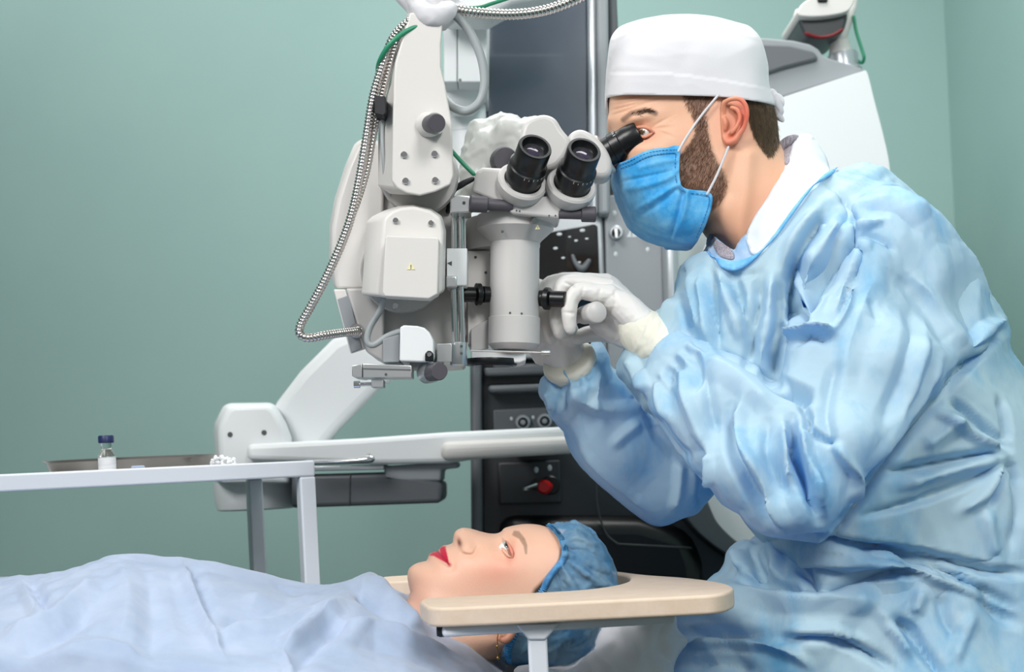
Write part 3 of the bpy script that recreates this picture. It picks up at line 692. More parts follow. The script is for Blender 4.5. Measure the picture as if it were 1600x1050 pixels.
a = MB(); pcyl(a, (553, 601, 1.59), (580, 600, 1.59), [(0, 5.5), (.35, 5.5), (.36, 3), (1, 3)]); a.build('pin', 'chrome', SM)
a = MB(); pcyl(a, (663, 583, 1.60), (676, 582, 1.585), [(0, 14), (.3, 17), (1, 16)]); a.build('clamp_collar', 'alu', SM)
a = MB(); pcyl(a, (674, 582, 1.59), (687, 580, 1.55), [(0, 14), (.85, 14), (1, 12.5)], 40); a.build('clamp_knob', 'knob', SM)
a = MB().prism([(640, 566), (690, 566), (690, 574), (640, 574)], 1.59, 1.65); a.build('lower_plate', 'grey2', SM, bevel=.001)
# guide rods
for x0, x1 in ((711, 717), (721, 725)):
    pass
for x in (709.5, 720.5):
    a = MB(); pcyl(a, (x, 325, 1.615), (x+.5, 392, 1.615), [(0, 5), (1, 5)], 24); a.build('guide_rod', 'chrome', SM)
    a = MB(); pcyl(a, (x-1, 440, 1.615), (x+2, 545, 1.615), [(0, 5), (1, 5)], 24); a.build('guide_rod', 'chrome', SM)
a = MB().prism([(703, 310), (712, 305), (735, 306), (735, 332), (703, 333)], 1.595, 1.635); a.build('rod_bracket', 'alu', SM, bevel=.0015)
a = MB(); disc(a, 725, 317, 1.595, 2.5, .001); a.build('screw_hole', 'ink', SM)
a = MB().prism([(698, 388), (730, 388), (729, 446), (698, 446)], 1.605, 1.66); pl = a.build('slide_plate', 'white2', SM, bevel=.001)
a = MB().prism([(699, 411), (706, 408), (706, 415)], 1.604, 1.607); a.build('arrow_mark', 'ink', pl, smooth=None)
a = MB().prism([(697, 431), (714, 431), (714, 449), (697, 449)], 1.598, 1.63); a.build('rod_bracket', 'alu', SM, bevel=.0015)
a = MB(); pcyl(a, (716, 535, 1.615), (717, 572, 1.615), [(0, 13.5), (.94, 13.5), (1, 12)], 40); a.prism([(683, 537), (706, 536), (706, 565), (683, 566)], 1.60, 1.64); a.build('rod_bracket', 'alu', SM, bevel=.0008)
for y in (541, 552):
    a = MB(); disc(a, 721, y, 1.6058, 2.2, .0008); a.build('screw_hole', 'ink', SM)
# carriage behind tube
a = MB(); pcyl(a, (785, 343, 1.69), (786, 392, 1.69), [(0, 56), (.1, 58), (.9, 58), (1, 56)], 56); a.build('rear_drum', 'grey', SM)
a = MB().prism([(731, 392), (766, 392), (766, 513), (731, 540)], 1.67, 1.75); a.build('carriage_plate', 'white', SM, bevel=.001)
a = MB().prism([(724, 448), (766, 420), (766, 500), (736, 515), (724, 530)], 1.68, 1.76); a.build('carriage_side', 'grey', SM, bevel=.001)
for x, y in ((743, 402), (759, 426)):
    a = MB(); disc(a, x, y, 1.67, 2.2, .001); a.build('screw_hole', 'ink', SM)
# optical tube
T0, T1 = (804.5, 336, 1.65), (803.5, 545, 1.65)
a = MB(); pcyl(a, (805, 338, 1.65), (804.6, 380, 1.65), [(0, 59), (.05, 60.5), (.5, 60), (.55, 58), (.9, 42), (1, 39)], 64); fl = a.build('tube_flange', 'grey', SM)
a = MB(); pcyl(a, (804.6, 372, 1.65), (803.6, 500, 1.65), [(0, 38.5), (1, 38.5)], 64); tu = a.build('optical_tube', 'grey', SM)
a = MB(); pcyl(a, (803.7, 496, 1.65), (803, 547, 1.65), [(0, 39.5), (.02, 40.5), (.82, 40.5), (.97, 34), (1, 32)], 64); a.build('objective_housing', 'grey', SM)
for x, y in ((797, 489), (815, 490)):
    a = MB(); c = P(x, y, 1.65-38.6*S(1.65)*math.cos(math.asin((x-804)/38.5))); a.lathe(c, c+Vector((0, -.0005, 0)), [(0, .0013), (1, .0013)], 12); a.build('screw_hole', 'ink', tu)
a = MB(); pcyl(a, (830, 346, 1.62), (836, 345, 1.598), [(0, 3), (.5, 3), (.55, 5), (1, 5)], 20); a.build('lock_screw', 'chrome', fl)
triangle_mark(fl, 840, 355, 1.6065, 4)
a = MB(); disc(a, 785, 362, 1.614, 2, .002); a.build('lock_screw', 'ink', fl)
a = MB(); loft_px(a, [([(763, 498), (736, 514), (736, 549), (763, 545)], 1.66), ([(763, 498), (736, 514), (736, 549), (763, 545)], 1.71)]); a.build('illumination_block', 'grey', SM, bevel=.001)
a = MB().prism([(736, 547), (822, 551), (822, 563), (812, 567), (736, 566)], 1.64, 1.70); a.build('lens_carrier', 'white2', SM, bevel=.002)
a = MB(); pcyl(a, (768, 561, 1.655), (768, 571.5, 1.655), [(0, 40), (.5, 41), (1, 39)], 56); lr = a.build('lens_ring', 'black', SM)
a = MB(); pcyl(a, (768, 571, 1.655), (768, 572.5, 1.655), [(0, 34), (1, 34)], 48); a.build('lens', 'lens', lr)
a = MB(); pcyl(a, (735, 548, 1.60), (848, 551, 1.60), [(0, 1.6), (1, 1.8)], 12); pcyl(a, (846, 551, 1.60), (860, 551.5, 1.60), [(0, 4), (.2, 4), (.22, 4.6), (.9, 4.6), (1, 3.8)], 20); a.build('filter_lever', 'alu', SM)
def black_knob(pts, rad, name='focus_knob'):
    a = MB(); a.lathe(P(*pts[0]), P(*pts[1]), [(t, r*S(1.65)) for t, r in rad], 40); return a.build(name, 'black', SM)
black_knob([(768, 460, 1.65), (720, 460, 1.64)], [(0, 12), (.27, 13), (.3, 10), (.33, 10), (.35, 17), (.38, 17.5), (.5, 17.5), (.53, 10), (.56, 11.5), (.97, 12), (1, 10.5)])
black_knob([(840, 466, 1.65), (884, 468, 1.64)], [(0, 12), (.2, 13), (.23, 16), (.27, 17.5), (.42, 17.5), (.45, 11), (.49, 12.5), (.97, 12.8), (1, 11.5)])
# surgeon's side binocular (behind) and assistant's binocular (front)
def rprism(poly, Yf, Yb, name, m, bev=.004, n=5, par=None):
    a = MB().prism([tuple(p) for p in spline(poly, n, True)], Yf, Yb); return a.build(name, m, par or SM, bevel=bev, seg=4)
rprism([(813, 208), (822, 188), (846, 178), (866, 183), (878, 200), (893, 226), (868, 262), (830, 262), (812, 235)], 1.60, 1.655, 'prism_housing', 'grey', .006)
rprism([(888, 212), (905, 201), (925, 208), (944, 226), (956, 250), (955, 270), (944, 278), (925, 275), (900, 262), (884, 240)], 1.615, 1.655, 'prism_housing', 'grey', .006)
rprism([(812, 240), (850, 236), (900, 245), (935, 272), (900, 300), (840, 312), (790, 296)], 1.63, 1.70, 'binocular_bridge', 'grey', .006)
a = MB(); loft_px(a, [([(744, 268), (754, 262), (798, 264), (806, 300), (800, 318), (790, 322), (737, 300)], 1.60), ([(744, 268), (754, 262), (798, 264), (806, 300), (800, 318), (790, 322), (737, 300)], 1.68)]); a.build('binocular_side', 'grey', SM, bevel=.004)
a = MB().prism([(792, 300), (812, 312), (860, 305), (878, 326), (874, 342), (800, 334), (790, 322)], 1.596, 1.66); bb = a.build('binocular_base', 'grey', SM, bevel=.003)
for x, y in ((807, 329), (812, 330), (858, 337), (868, 337)):
    a = MB(); disc(a, x, y, 1.596, 1.4, .0006, 12); a.build('screw_hole', 'ink', bb)
def eyepiece(base, dirpx, toward, L, r0, r1, mount_r):
    """base (px,py,Y), dirpx image direction of the axis, toward = metres towards the camera for unit length"""
    p0 = P(*base); q = P(base[0]+dirpx[0], base[1]+dirpx[1], base[2])-p0; q = q.normalized()*math.sqrt(1-toward*toward)+Vector((0, -toward, 0)); p1 = p0+q*L
    s_ = S(1.62)
    a = MB(); a.lathe(p0-q*.016, p0+q*.006, [(0, mount_r*s_*.8), (.55, mount_r*s_), (.9, mount_r*s_), (1, mount_r*s_*.93)], 48); a.build('eyepiece_mount', 'grey', SM)
    a = MB(); a.lathe(p0, p1, [(0, r0*s_*.9), (.05, r0*s_), (.10, r0*s_), (.12, r0*s_*.93), (.28, r0*s_*.93), (.30, r0*s_), (.50, r0*s_), (.52, r0*s_*.92), (.60, r1*s_*.98), (.64, r1*s_), (.97, r1*s_), (1, r1*s_*.95), (1.0, r1*s_*.80), (.9, r1*s_*.72), (.86, r1*s_*.6)], 56, cap=False); e = a.build('eyepiece', 'black', SM)
    a = MB(); c = p0+q*L*.87; a.lathe(c-q*.003, c, [(0, r1*s_*.62), (1, r1*s_*.62)], 40); a.build('lens_rim', 'rubber', e)
    a = MB(); a.lathe(c-q*.001, c+q*.0012, [(0, r1*s_*.42), (.6, r1*s_*.40), (1, r1*s_*.2)], 40); a.build('lens', 'lens', e)
    # engraved scale ticks round the barrel, camera side
    side = q.cross(Vector((0, 0, 1))).normalized(); up = side.cross(q).normalized(); a = MB()
    for k in range(7):
        th = (-150+k*14)*D2R if toward > .5 else (30+k*12)*D2R
        d_ = side*math.cos(th)+up*math.sin(th); c = p0+q*L*.44+d_*(r0*s_*1.002)
        t_ = q.cross(d_); w_ = .0004; l_ = .0022 if k % 2 else .0034
        a.add([c-t_*w_, c+t_*w_, c+t_*w_+q*l_, c-t_*w_+q*l_, c-t_*w_-d_*.001, c+t_*w_-d_*.001, c+t_*w_+q*l_-d_*.001, c-t_*w_+q*l_-d_*.001], [(0, 1, 2, 3), (7, 6, 5, 4), (0, 4, 5, 1), (2, 6, 7, 3), (1, 5, 6, 2), (0, 3, 7, 4)])
    a.build('scale_marks', 'mark', e, smooth=None)
    return e
eyepiece((815, 287, 1.60), (14, -30), .80, .058, 30, 26, 39)
eyepiece((892, 293, 1.60), (12, -30), .80, .058, 30, 26, 39)
eyepiece((941, 243, 1.64), (58, -31), .25, .050, 24.5, 22.5, 33)
eyepiece((941, 243, 1.705), (58, -31), .25, .050, 24.5, 22.5, 33)
a = MB(); pcyl(a, (801, 322, 1.60), (734, 318, 1.595), [(0, 9), (.58, 9.5), (.6, 13), (.97, 13.5), (1, 12)], 36); a.build('adjusting_knob', 'knob', SM)
a = MB(); pcyl(a, (873, 335, 1.60), (931, 335, 1.60), [(0, 7), (.6, 8), (.62, 12), (.97, 12.5), (1, 11)], 36); a.build('adjusting_knob', 'knob', SM)
# crumpled plastic cover behind
q = MB(); sweep(q, [(745, 300, 1.72, 30), (748, 262, 1.72, 30), (760, 228, 1.72, 34), (785, 218, 1.72, 36), (812, 216, 1.72, 34)], 8, 20); sweep(q, [(735, 300, 1.72, 18), (720, 330, 1.72, 18)], 4)
me = remeshed(q, .003, 4); tri_folds(me, .010, .035, [(1, .3, .4), (-.3, .6, 1), (.6, -.3, -.5)], 5, 1.0, 9); crumple(me, .004, 45, 3); link('plastic_cover', me, 'cover', SM, 180)
a = MB(); pcyl(a, (786, 252, 1.675), (790, 249, 1.655), [(0, 21), (.6, 21), (1, 18)], 40); a.build('side_knob', 'knob', SM)
# microscope handle held in the hand
a = MB(); a.lathe(P(905, 494, 1.69), P(933, 488, 1.628), [(0, .008), (.3, .011), (.9, .0125), (.97, .0125), (1, .0105)], 40); a.build('steering_handle', 'grey', SM, smooth=60)
a = MB(); sweep(a, [(842, 500, 1.72, 7), (870, 500, 1.71, 7), (898, 500, 1.69, 8)]); a.build('handle_arm', 'grey', SM)
# hoses and cables
h1 = [(700, 18, 1.585, 5), (664, 24, 1.57, 5), (640, 33, 1.565, 5), (614, 60, 1.57, 5), (597, 105, 1.575, 5), (583, 152, 1.58, 5), (574, 207, 1.585, 5), (564, 268, 1.59, 5), (551, 330, 1.59, 5), (534, 380, 1.59, 5), (508, 437, 1.59, 5), (486, 478, 1.59, 5), (470, 507, 1.59, 5), (469, 522, 1.59, 5), (482, 528, 1.59, 5), (512, 523, 1.60, 5), (558, 517, 1.64, 5)]
a = MB(); hose(a, h1, 7.2); a.build('metal_conduit', 'conduit', SM)
h2 = [(700, 24, 1.59, 5), (664, 32, 1.575, 5), (640, 44, 1.57, 5), (621, 68, 1.572, 5), (606, 112, 1.58, 5), (594, 160, 1.585, 5), (584, 210, 1.59, 5), (573, 268, 1.60, 5), (557, 320, 1.604, 5), (543, 355, 1.606, 5), (524, 405, 1.605, 5)]
a = MB(); hose(a, h2, 5.6); a.build('metal_conduit', 'conduit', SM)
a = MB(); hose(a, [(705, 12, 1.59, 5), (722, 17, 1.58, 5), (770, 22, 1.58, 5), (815, 22, 1.58, 5), (860, 14, 1.58, 5), (905, -4, 1.58, 5), (930, -20, 1.58, 5)], 8.5, 6); a.build('metal_conduit', 'conduit', SM)
a = MB(); sweep(a, [(690, 30, 1.575, 4), (662, 38, 1.565, 4), (633, 50, 1.56, 4), (609, 70, 1.56, 4), (595, 92, 1.57, 4), (591, 112, 1.59, 4), (600, 140, 1.62, 4)], 8); a.build('green_cable', 'green', SM)
a = MB(); sweep(a, [(700, 12, 1.62, 3), (745, 12, 1.62, 3), (770, 5, 1.62, 3), (810, -8, 1.62, 3)], 8); a.build('green_cable', 'green', SM)
a = MB(); sweep(a, [(690, 215, 1.66, 3.4), (708, 238, 1.65, 3.4), (724, 256, 1.65, 3.4), (740, 272, 1.65, 3.4)], 8); a.build('green_cable', 'green', SM)
a = MB(); sweep(a, [(700, 20, 1.60, 7), (716, 28, 1.58, 7), (737, 55, 1.58, 7), (752, 91, 1.58, 7), (757, 128, 1.58, 7), (750, 158, 1.58, 7), (731, 173, 1.58, 7), (711, 169, 1.59, 7), (696, 155, 1.61, 7)], 10); a.build('grey_cable', 'cable', SM)
a = MB().prism([(585, 151), (588, 149), (602, 150), (603, 176), (599, 181), (585, 177)], 1.562, 1.592); a.build('hose_clip', 'rubber', SM, bevel=.001)
a = MB(); sweep(a, [(599, 178, 1.585, 3), (597, 205, 1.588, 3), (599, 250, 1.588, 3), (604, 292, 1.60, 3), (612, 310, 1.63, 3)], 8); a.build('thin_cable', 'cable', SM)
a = MB(); sweep(a, [(738, 280, 1.63, 4), (722, 288, 1.63, 5), (708, 300, 1.64, 4), (700, 330, 1.66, 4)], 8); a.build('lamp_cable', 'rubber', SM)

# ================================================================== surgeon
YS = 1.68
SU = empty('person', P(1400, 900, YS), 'man in white cap, blue mask and pale blue gown bending to the microscope', 'person')
lower_body = [(1150, 420), (1140, 480), (1180, 600), (1300, 760), (1360, 880), (1420, 930), (1520, 900), (1530, 700), (1510, 540), (1450, 420), (1350, 330), (1280, 292), (1245, 262), (1230, 244)]
face_o = [(953, 154), (952.5, 172), (949.5, 184), (950.5, 191), (957, 202), (958, 218), (957, 236), (957, 252), (962, 266), (975, 276), (978, 290), (983, 300), (990, 318), (1002, 334), (1022, 342), (1050, 338), (1080, 334), (1100, 344), (1112, 360), (1128, 376), (1146, 392)]
skull = [(1219, 222), (1216, 200), (1213, 178), (1209, 158), (1202, 138), (1196, 100), (1186, 66), (1158, 42), (1110, 30), (1060, 27), (1015, 33), (978, 46), (961, 72), (955, 112)]
body_o = [tuple(p) for p in spline(face_o+lower_body+skull, 5, True)]
cap_top = [(948, 153), (948.5, 114), (952, 72), (960, 51), (976, 38), (1014, 27), (1064, 22), (1113, 25), (1159, 37), (1178, 47), (1191, 65), (1200, 99), (1203, 133), (1210.6, 154), (1212, 166)]
hull_o = [tuple(p) for p in spline(cap_top+[(1218, 190), (1221, 224), (1230, 244), (1245, 262), (1280, 292)]+[(1350, 330), (1450, 420), (1510, 540), (1530, 700), (1520, 900), (1420, 930), (1360, 880), (1300, 760), (1180, 600), (1140, 480), (1150, 420)]+[(1146, 392), (1120, 372), (1104, 372), (1083, 384), (1046, 379), (1014, 367), (987, 349), (977, 331), (966, 303), (958.5, 283), (956.5, 268), (957, 240), (951, 215), (948, 192), (947, 180)], 5, True)]
FB = Inflate(body_o); FH = Inflate(hull_o)
hm = lambda u, v: 100+90*np.clip((u+v-1560)/300, 0, 1)
hB = lambda u, v: FB.h(u, v, .86, hm)
hH = lambda u, v: FH.h(u, v, .86, hm)
def sculpt_s(u, v):
    s = -13*gauss(u, v, 1001, 208, 13, 10, -20)-6*gauss(u, v, 975, 212, 14, 12)+5*gauss(u, v, 993, 184, 24, 6, -12)+5*gauss(u, v, 1022, 232, 22, 14, 20)
    s += -4*gauss(u, v, 1050, 185, 26, 20)-6*gauss(u, v, 1070, 245, 20, 22)
    for k, (y0, a_) in enumerate(((158, .8), (164, 1.2), (170, .9))):
        s += a_*gauss(u, v, 975, y0-.0*u, 26, 1.7, -10-4*k)*2.6-a_*2*gauss(u, v, 975, y0+3.4, 26, 1.7, -10-4*k)*1.4
    for k in range(3): s += -1.6*gauss(u, v, 1030+k*3, 192+k*8, 10, 1.4, -30+k*25)
    # neck tendons
    d, t, _ = seg_dist(u, v, [(1170, 245), (1165, 300), (1150, 380)], False); s += 6*np.exp(-(d/13)**2)
    d, t, _ = seg_dist(u, v, [(1140, 240), (1135, 300), (1110, 340)], False); s += -5*np.exp(-(d/12)**2)
    d, t, _ = seg_dist(u, v, [(1136, 240), (1126, 290), (1112, 325), (1060, 338)], False); s += 3*np.exp(-(d/9)**2)
    return s
me = body_from(body_o, hB, YS, 2.4, sculpt_s)
u, v = attrs(me)
beard = [(1064, 146), (1074, 164), (1086, 188), (1086, 208), (1078, 222), (1066, 236), (1040, 262), (1000, 285), (985, 300), (990, 330), (1030, 346), (1080, 340), (1112, 330), (1124, 318), (1134, 303), (1137, 284), (1131, 266), (1120, 248), (1112, 228), (1107, 200), (1104, 176), (1112, 160), (1121, 146)]
nape = [(1160, 148), (1172, 194), (1178, 211), (1189, 229), (1197, 240), (1206, 246), (1219, 226), (1226, 200), (1220, 160), (1212, 140)]
def soft(poly, u, v, w_):
    d, _, _ = seg_dist(u, v, poly); ins = inside(u, v, poly); return np.clip(np.where(ins, d, -d)/w_+.35, 0, 1)
nz = np.array([noise.noise(Vector((a_*.22, b_*.22, 0))) for a_, b_ in zip(u, v)])
bm_ = np.clip(soft(beard, u+nz*3, v, 9)*.72, 0, .72); nm = soft(nape, u+nz*4, v, 5)*.85
d, _, _ = seg_dist(u, v, [(974, 187), (987, 177), (1008, 172), (1024, 177)], False); br = np.clip(1.2-d/5, 0, .75)
paint(me, 'e8b799', [(gauss(u, v, 1145, 195, 26)*.35, 'dd8266'), (gauss(u, v, 1010, 208, 13, 9)*.45, 'b9614c'), (gauss(u, v, 960, 240, 20)*.3, 'd58a70'), (soft([(1100, 350), (1230, 240), (1300, 300), (1140, 420)], u, v, 30)*.35, 'dd9c78'), (bm_, '5b4032'), (nm, '4a3a2c'), (br, '5b4030')], u, v)
# ear, joined into the same surface
def yS(u_, v_, off=0.0): return YS-float(hB(np.array([u_]), np.array([v_]))[0])*S(YS)-off
ye = yS(1140, 190)
q = MB()
sweep(q, [(1131, 178, ye-.002, 3.5), (1132, 162, ye-.008, 3.6), (1142, 155, ye-.014, 3.6), (1156, 155, ye-.018, 3.8), (1165, 165, ye-.019, 3.8), (1167, 181, ye-.018, 3.8), (1163, 198, ye-.014, 3.8), (1155, 210, ye-.010, 4.5), (1148, 219, ye-.007, 5.5), (1138, 222, ye-.004, 5.5), (1132, 214, ye-.001, 5)], 6, 12)
sweep(q, [(1143, 168, ye-.009, 3), (1152, 172, ye-.011, 3.4), (1156, 184, ye-.011, 3.4), (1151, 198, ye-.010, 3.4), (1143, 207, ye-.008, 4)], 6, 12)
sweep(q, [(1132, 186, ye-.004, 4), (1134, 194, ye-.005, 4.5), (1133, 202, ye-.004, 4)], 6, 10)
a_ = []
vs = [P(x, y, ye-.004) for x, y in spline([(1128, 160), (1145, 154), (1162, 160), (1166, 182), (1160, 202), (1146, 220), (1134, 222), (1128, 205)], 5, True)]
c0 = P(1146, 186, ye-.002); n_ = len(vs); q.add(vs+[p+Vector((-.002, .014, 0)) for p in vs], [tuple(range(n_)), tuple(range(2*n_-1, n_-1, -1))]+[(i, (i+1) % n_, (i+1) % n_+n_, i+n_) for i in range(n_)])
em = remeshed(q, .0009, 3)
eu, ev = proj(getco(em)); paint(em, 'dd987a', [(gauss(eu, ev, 1164, 178, 9, 26)*.75, 'e0604c'), (gauss(eu, ev, 1138, 196, 5, 9)*.6, 'b25a42'), (gauss(eu, ev, 1142, 220, 10, 8)*.5, 'e0705a')], eu, ev)
bm = bmesh.new(); bm.from_mesh(me); bm.from_mesh(em); 
me2 = bpy.data.meshes.new('body'); bm.to_mesh(me2); bm.free()
body = link('body', me2, 'skin', SU, 180)
# visible eye
q = MB(); q.sphere(P(1008, 206, yS(1008, 206, -.0052)), .0068, nu=24, nv=16); me = q.mesh()
eu, ev = proj(getco(me)); c_ = np.tile(np.array(lin('efe6e0')[:3]), (len(me.vertices), 1)); k_ = (gauss(eu, ev, 1003, 206, 4) > .5); c_[k_] = lin('5d4a35')[:3]
a_ = me.color_attributes.new('Col', 'FLOAT_COLOR', 'POINT'); a_.data.foreach_set('color', np.concatenate([c_, np.ones((len(c_), 1))], 1).reshape(-1)); link('eye', me, 'eye', SU, 180)
q = MB(); sweep(q, [(994, 200, yS(994, 200, -.004), 3), (1005, 198.5, yS(1005, 199, .0005), 2.8), (1014, 201, yS(1014, 201, .001), 2.6), (1021, 207, yS(1021, 207, -.001), 2)], 6, 10); sweep(q, [(998, 213, yS(998, 213, -.004), 2.4), (1008, 214, yS(1008, 214, -.0005), 2.4), (1018, 209, yS(1018, 209, -.001), 2.2)], 6, 10)
me = q.mesh(); paint(me, 'd9957a', [], None, None); link('eyelid', me, 'skin', SU, 180)
def strands(name, m, parent, poly, n_, surf, direc, ln, wd, lift=.35, seed=1, back=True, yc=None):
    """short hairs rooted on the surface; direc(u,v) px direction"""
    rnd = random.Random(seed); A = np.array(poly); lo = A.min(0); hi = A.max(0); q = MB(); k = 0; pts = []
    cand = np.array([(rnd.uniform(lo[0], hi[0]), rnd.uniform(lo[1], hi[1])) for _ in range(n_*4)])
    ok = inside(cand[:, 0], cand[:, 1], poly); cand = cand[ok][:n_]; H = surf(cand[:, 0], cand[:, 1])
    for (x, y), h in zip(cand, H):
        dx, dy = direc(x, y); l = ln*rnd.uniform(.6, 1.2); a = rnd.gauss(0, .25); dx, dy = dx*math.cos(a)-dy*math.sin(a), dx*math.sin(a)+dy*math.cos(a)
        p0 = P(x, y, h+.0006); p1 = P(x+dx*l*.5, y+dy*l*.5, h-lift*l*S(h)*.6); p2 = P(x+dx*l, y+dy*l, h-lift*l*S(h)*.8)
        w_ = Vector((dy, 0, dx)).normalized()*wd; t_ = Vector((0, -wd, 0))
        q.add([p0+w_, p0-w_, p0+t_, p1+w_*.8, p1-w_*.8, p1+t_*.8, p2], [(0, 1, 4, 3), (1, 2, 5, 4), (2, 0, 3, 5), (3, 4, 6), (4, 5, 6), (5, 3, 6)])
    me = bpy.data.meshes.new(name); me.from_pydata(q.v, [], q.f); return link(name, me, m, parent, None)
surfS = lambda a, b: YS-(hB(a, b)+sculpt_s(a, b)*.98)*S(YS)
strands('beard', 'beard', SU, beard, 5500, surfS, lambda x, y: (-.35, .93), 8, .00013, .3, 3)
strands('hair', 'hair', SU, [(1161, 150), (1172, 194), (1178, 211), (1189, 229), (1197, 240), (1206, 243), (1216, 226), (1215, 200), (1211, 165)], 4200, surfS, lambda x, y: (.22, .97), 10, .00014, .28, 4)
strands('eyebrow', 'brow', SU, [(972, 190), (986, 178), (1008, 171), (1024, 176), (1010, 176), (990, 184)], 260, surfS, lambda x, y: (.9, -.35), 9, .00018, .25, 5)
# cap
cap_bot = [(1167, 156), (1125, 151), (1071, 149), (1010, 148), (976, 148), (960, 150)]
cap_r = [tuple(p) for p in spline(cap_top, 6)]+[tuple(p) for p in spline(cap_bot, 5)]
def cap_extra(u, v):
    d, _, _ = seg_dist(u, v, [(945, 117), (1000, 112), (1090, 116), (1160, 127), (1206, 140)], False)
    s = .0012*np.clip((4-d)/4, 0, 1)*0
    below = v > (116+(u-945)*.0+np.clip((u-1050)/156, 0, 1)**1.3*24)
    s = .0018*below
    d2, _, _ = seg_dist(u, v, [(950, 66), (985, 48), (1060, 38), (1130, 42), (1188, 62)], False)
    s = s+.0016*np.exp(-(d2/2.5)**2)-.0012*gauss(u, v, 1070, 90, 10, 40, 20)
    return s
me = shell(cap_r, hH, YS, 3.2, .0045, extra=cap_extra, wall=.03); crumple(me, .0011, 16, 3)
cp = link('surgical_cap', me, 'cloth', SU, 180); solidify(cp, .0015)
q = MB(); sweep(q, [(1206, 144, YS-.012, 6), (1213, 158, YS-.014, 8), (1220, 175, YS-.014, 5)]); sweep(q, [(1208, 165, YS-.012, 5), (1216, 180, YS-.012, 6), (1222, 187, YS-.012, 4)]); sweep(q, [(1203, 150, YS, 5), (1216, 152, YS, 6), (1221, 163, YS-.004, 5)])
me = remeshed(q, .0012, 2); crumple(me, .001, 80, 2); link('cap_tie', me, 'cloth', SU, 180)
# mask
mask_r = [(1062, 229), (1061, 258), (1063, 285), (1070, 294), (1085, 297), (1104, 299), (1113, 306), (1112, 322), (1104, 348), (1094, 368), (1083, 382)]
mask_l = [(1046, 377.5), (1014, 365.5), (988, 348), (978, 330), (967, 302), (960, 283), (958, 268), (964, 257), (980, 250), (1000, 240), (1020, 233), (1040, 231)]
mr = [tuple(p) for p in spline(mask_r+mask_l, 5, True)]
def mask_extra(u, v):
    s = 0*u+.002
    for pl, wd, am in (([(958, 300), (1000, 292), (1040, 280), (1062, 262)], 5, .003), ([(1000, 335), (1030, 318), (1055, 296)], 5, -.003), ([(990, 330), (1040, 300), (1066, 286)], 4, .003), ([(1046, 372), (1060, 335), (1068, 300)], 4, -.0035), ([(1052, 375), (1068, 335), (1074, 300)], 4, .0035), ([(965, 285), (1000, 278), (1050, 268)], 3, -.002), ([(970, 305), (990, 345), (1020, 362)], 4, .002), ([(1072, 296), (1064, 290), (1062, 230)], 4, .0015), ([(1110, 308), (1102, 350), (1084, 378)], 4, .0012), ([(980, 252), (1020, 238), (1060, 234)], 5, .0012), ([(1000, 262), (1040, 252), (1060, 250)], 4, .0015)):
        d, t, _ = seg_dist(u, v, [tuple(p) for p in spline(pl, 5)], False); s = s+am*np.exp(-(d/wd)**2)
    return s
me = shell(mr, hH, YS, 2.4, .0015, extra=mask_extra, wall=.03); crumple(me, .0010, 30, 6)
mk = link('face_mask', me, 'mask', SU, 180); solidify(mk, .0012)
yH = lambda a, b, off=0: YS-float(hH(np.array([a]), np.array([b]))[0])*S(YS)-off
for pl in ([(1060, 236), (1072, 215), (1094, 183), (1116, 156), (1121, 150)], [(1105, 303), (1118, 278), (1128, 255), (1138, 230)]):
    q = MB(); sp = spline(pl, 6); q.tube([P(a, b, min(yH(a, b, .005), yS(a, b, .006)) if b > 160 else yH(a, b, .006)) for a, b in sp], .0014, 8); q.build('ear_loop', 'cloth', mk)
q = MB()
for pl in ([(966, 259), (985, 251), (1010, 240), (1035, 235), (1060, 234)], [(970, 263), (990, 255), (1012, 245), (1036, 240), (1056, 239)], [(1056, 240), (1055, 265), (1058, 287), (1068, 299), (1100, 304), (1108, 309), (1106, 325), (1097, 350), (1088, 372)]):
    sp = spline(pl, 10)
    for i in range(0, len(sp)-1, 2):
        a, b = sp[i]; c, d = sp[i+1]; q.tube([P(a, b, yH(a, b, .0052)), P(c, d, yH(c, d, .0052))], .0005, 5)
q.build('stitching', 'stitch', mk, smooth=None)

# ------------------------------------------------------------------ gown
TGo = [(1240, 222), (1262, 214), (1284, 236), (1304, 262), (1350, 253), (1390, 267), (1430, 306), (1490, 355), (1540, 430), (1576, 510), (1578, 545), (1606, 586), (1690, 700), (1740, 900), (1740, 1160), (1262, 1160), (1262, 1000), (1255, 900), (1190, 840), (1145, 772), (1075, 692), (1012, 642), (968, 588), (966, 575), (976, 545), (1022, 500), (1056, 455), (1061, 420), (1085, 396), (1108, 384), (1118, 360), (1160, 290)]
TGo = [tuple(p) for p in spline(TGo, 4, True)]
FT = Inflate(TGo, 5.0); hT = lambda u, v: FT.h(u, v, .8, 215)
band = [(1106, 393), (1119, 405), (1148, 411), (1178, 401), (1206, 378), (1234, 341), (1257, 309), (1281, 280), (1306, 263)]
R_T = [tuple(p) for p in spline(band, 4)]+[tuple(p) for p in spline([(1350, 253), (1390, 267), (1430, 306), (1490, 355), (1540, 430), (1576, 510), (1578, 545), (1606, 586), (1690, 700), (1740, 900), (1740, 1160)], 4)]+[tuple(p) for p in spline([(1262, 1160), (1262, 1000), (1255, 900), (1190, 840), (1145, 772), (1075, 692), (1012, 642), (968, 588), (966, 575), (976, 545), (1022, 500), (1056, 455), (1061, 420), (1085, 400)], 4)]
def ctrlY(pts, p=2.5):
    pts = np.array(pts, float)
    def f(u, v):
        w_ = 1/(((u[:, None]-pts[None, :, 0])**2+(v[:, None]-pts[None, :, 1])**2)**(p/2)+1e-3); return (w_*pts[None, :, 2]).sum(1)/w_.sum(1)
    return f
G = []
G.append(shell(R_T, hT, YS, 9, 0, wall=9))
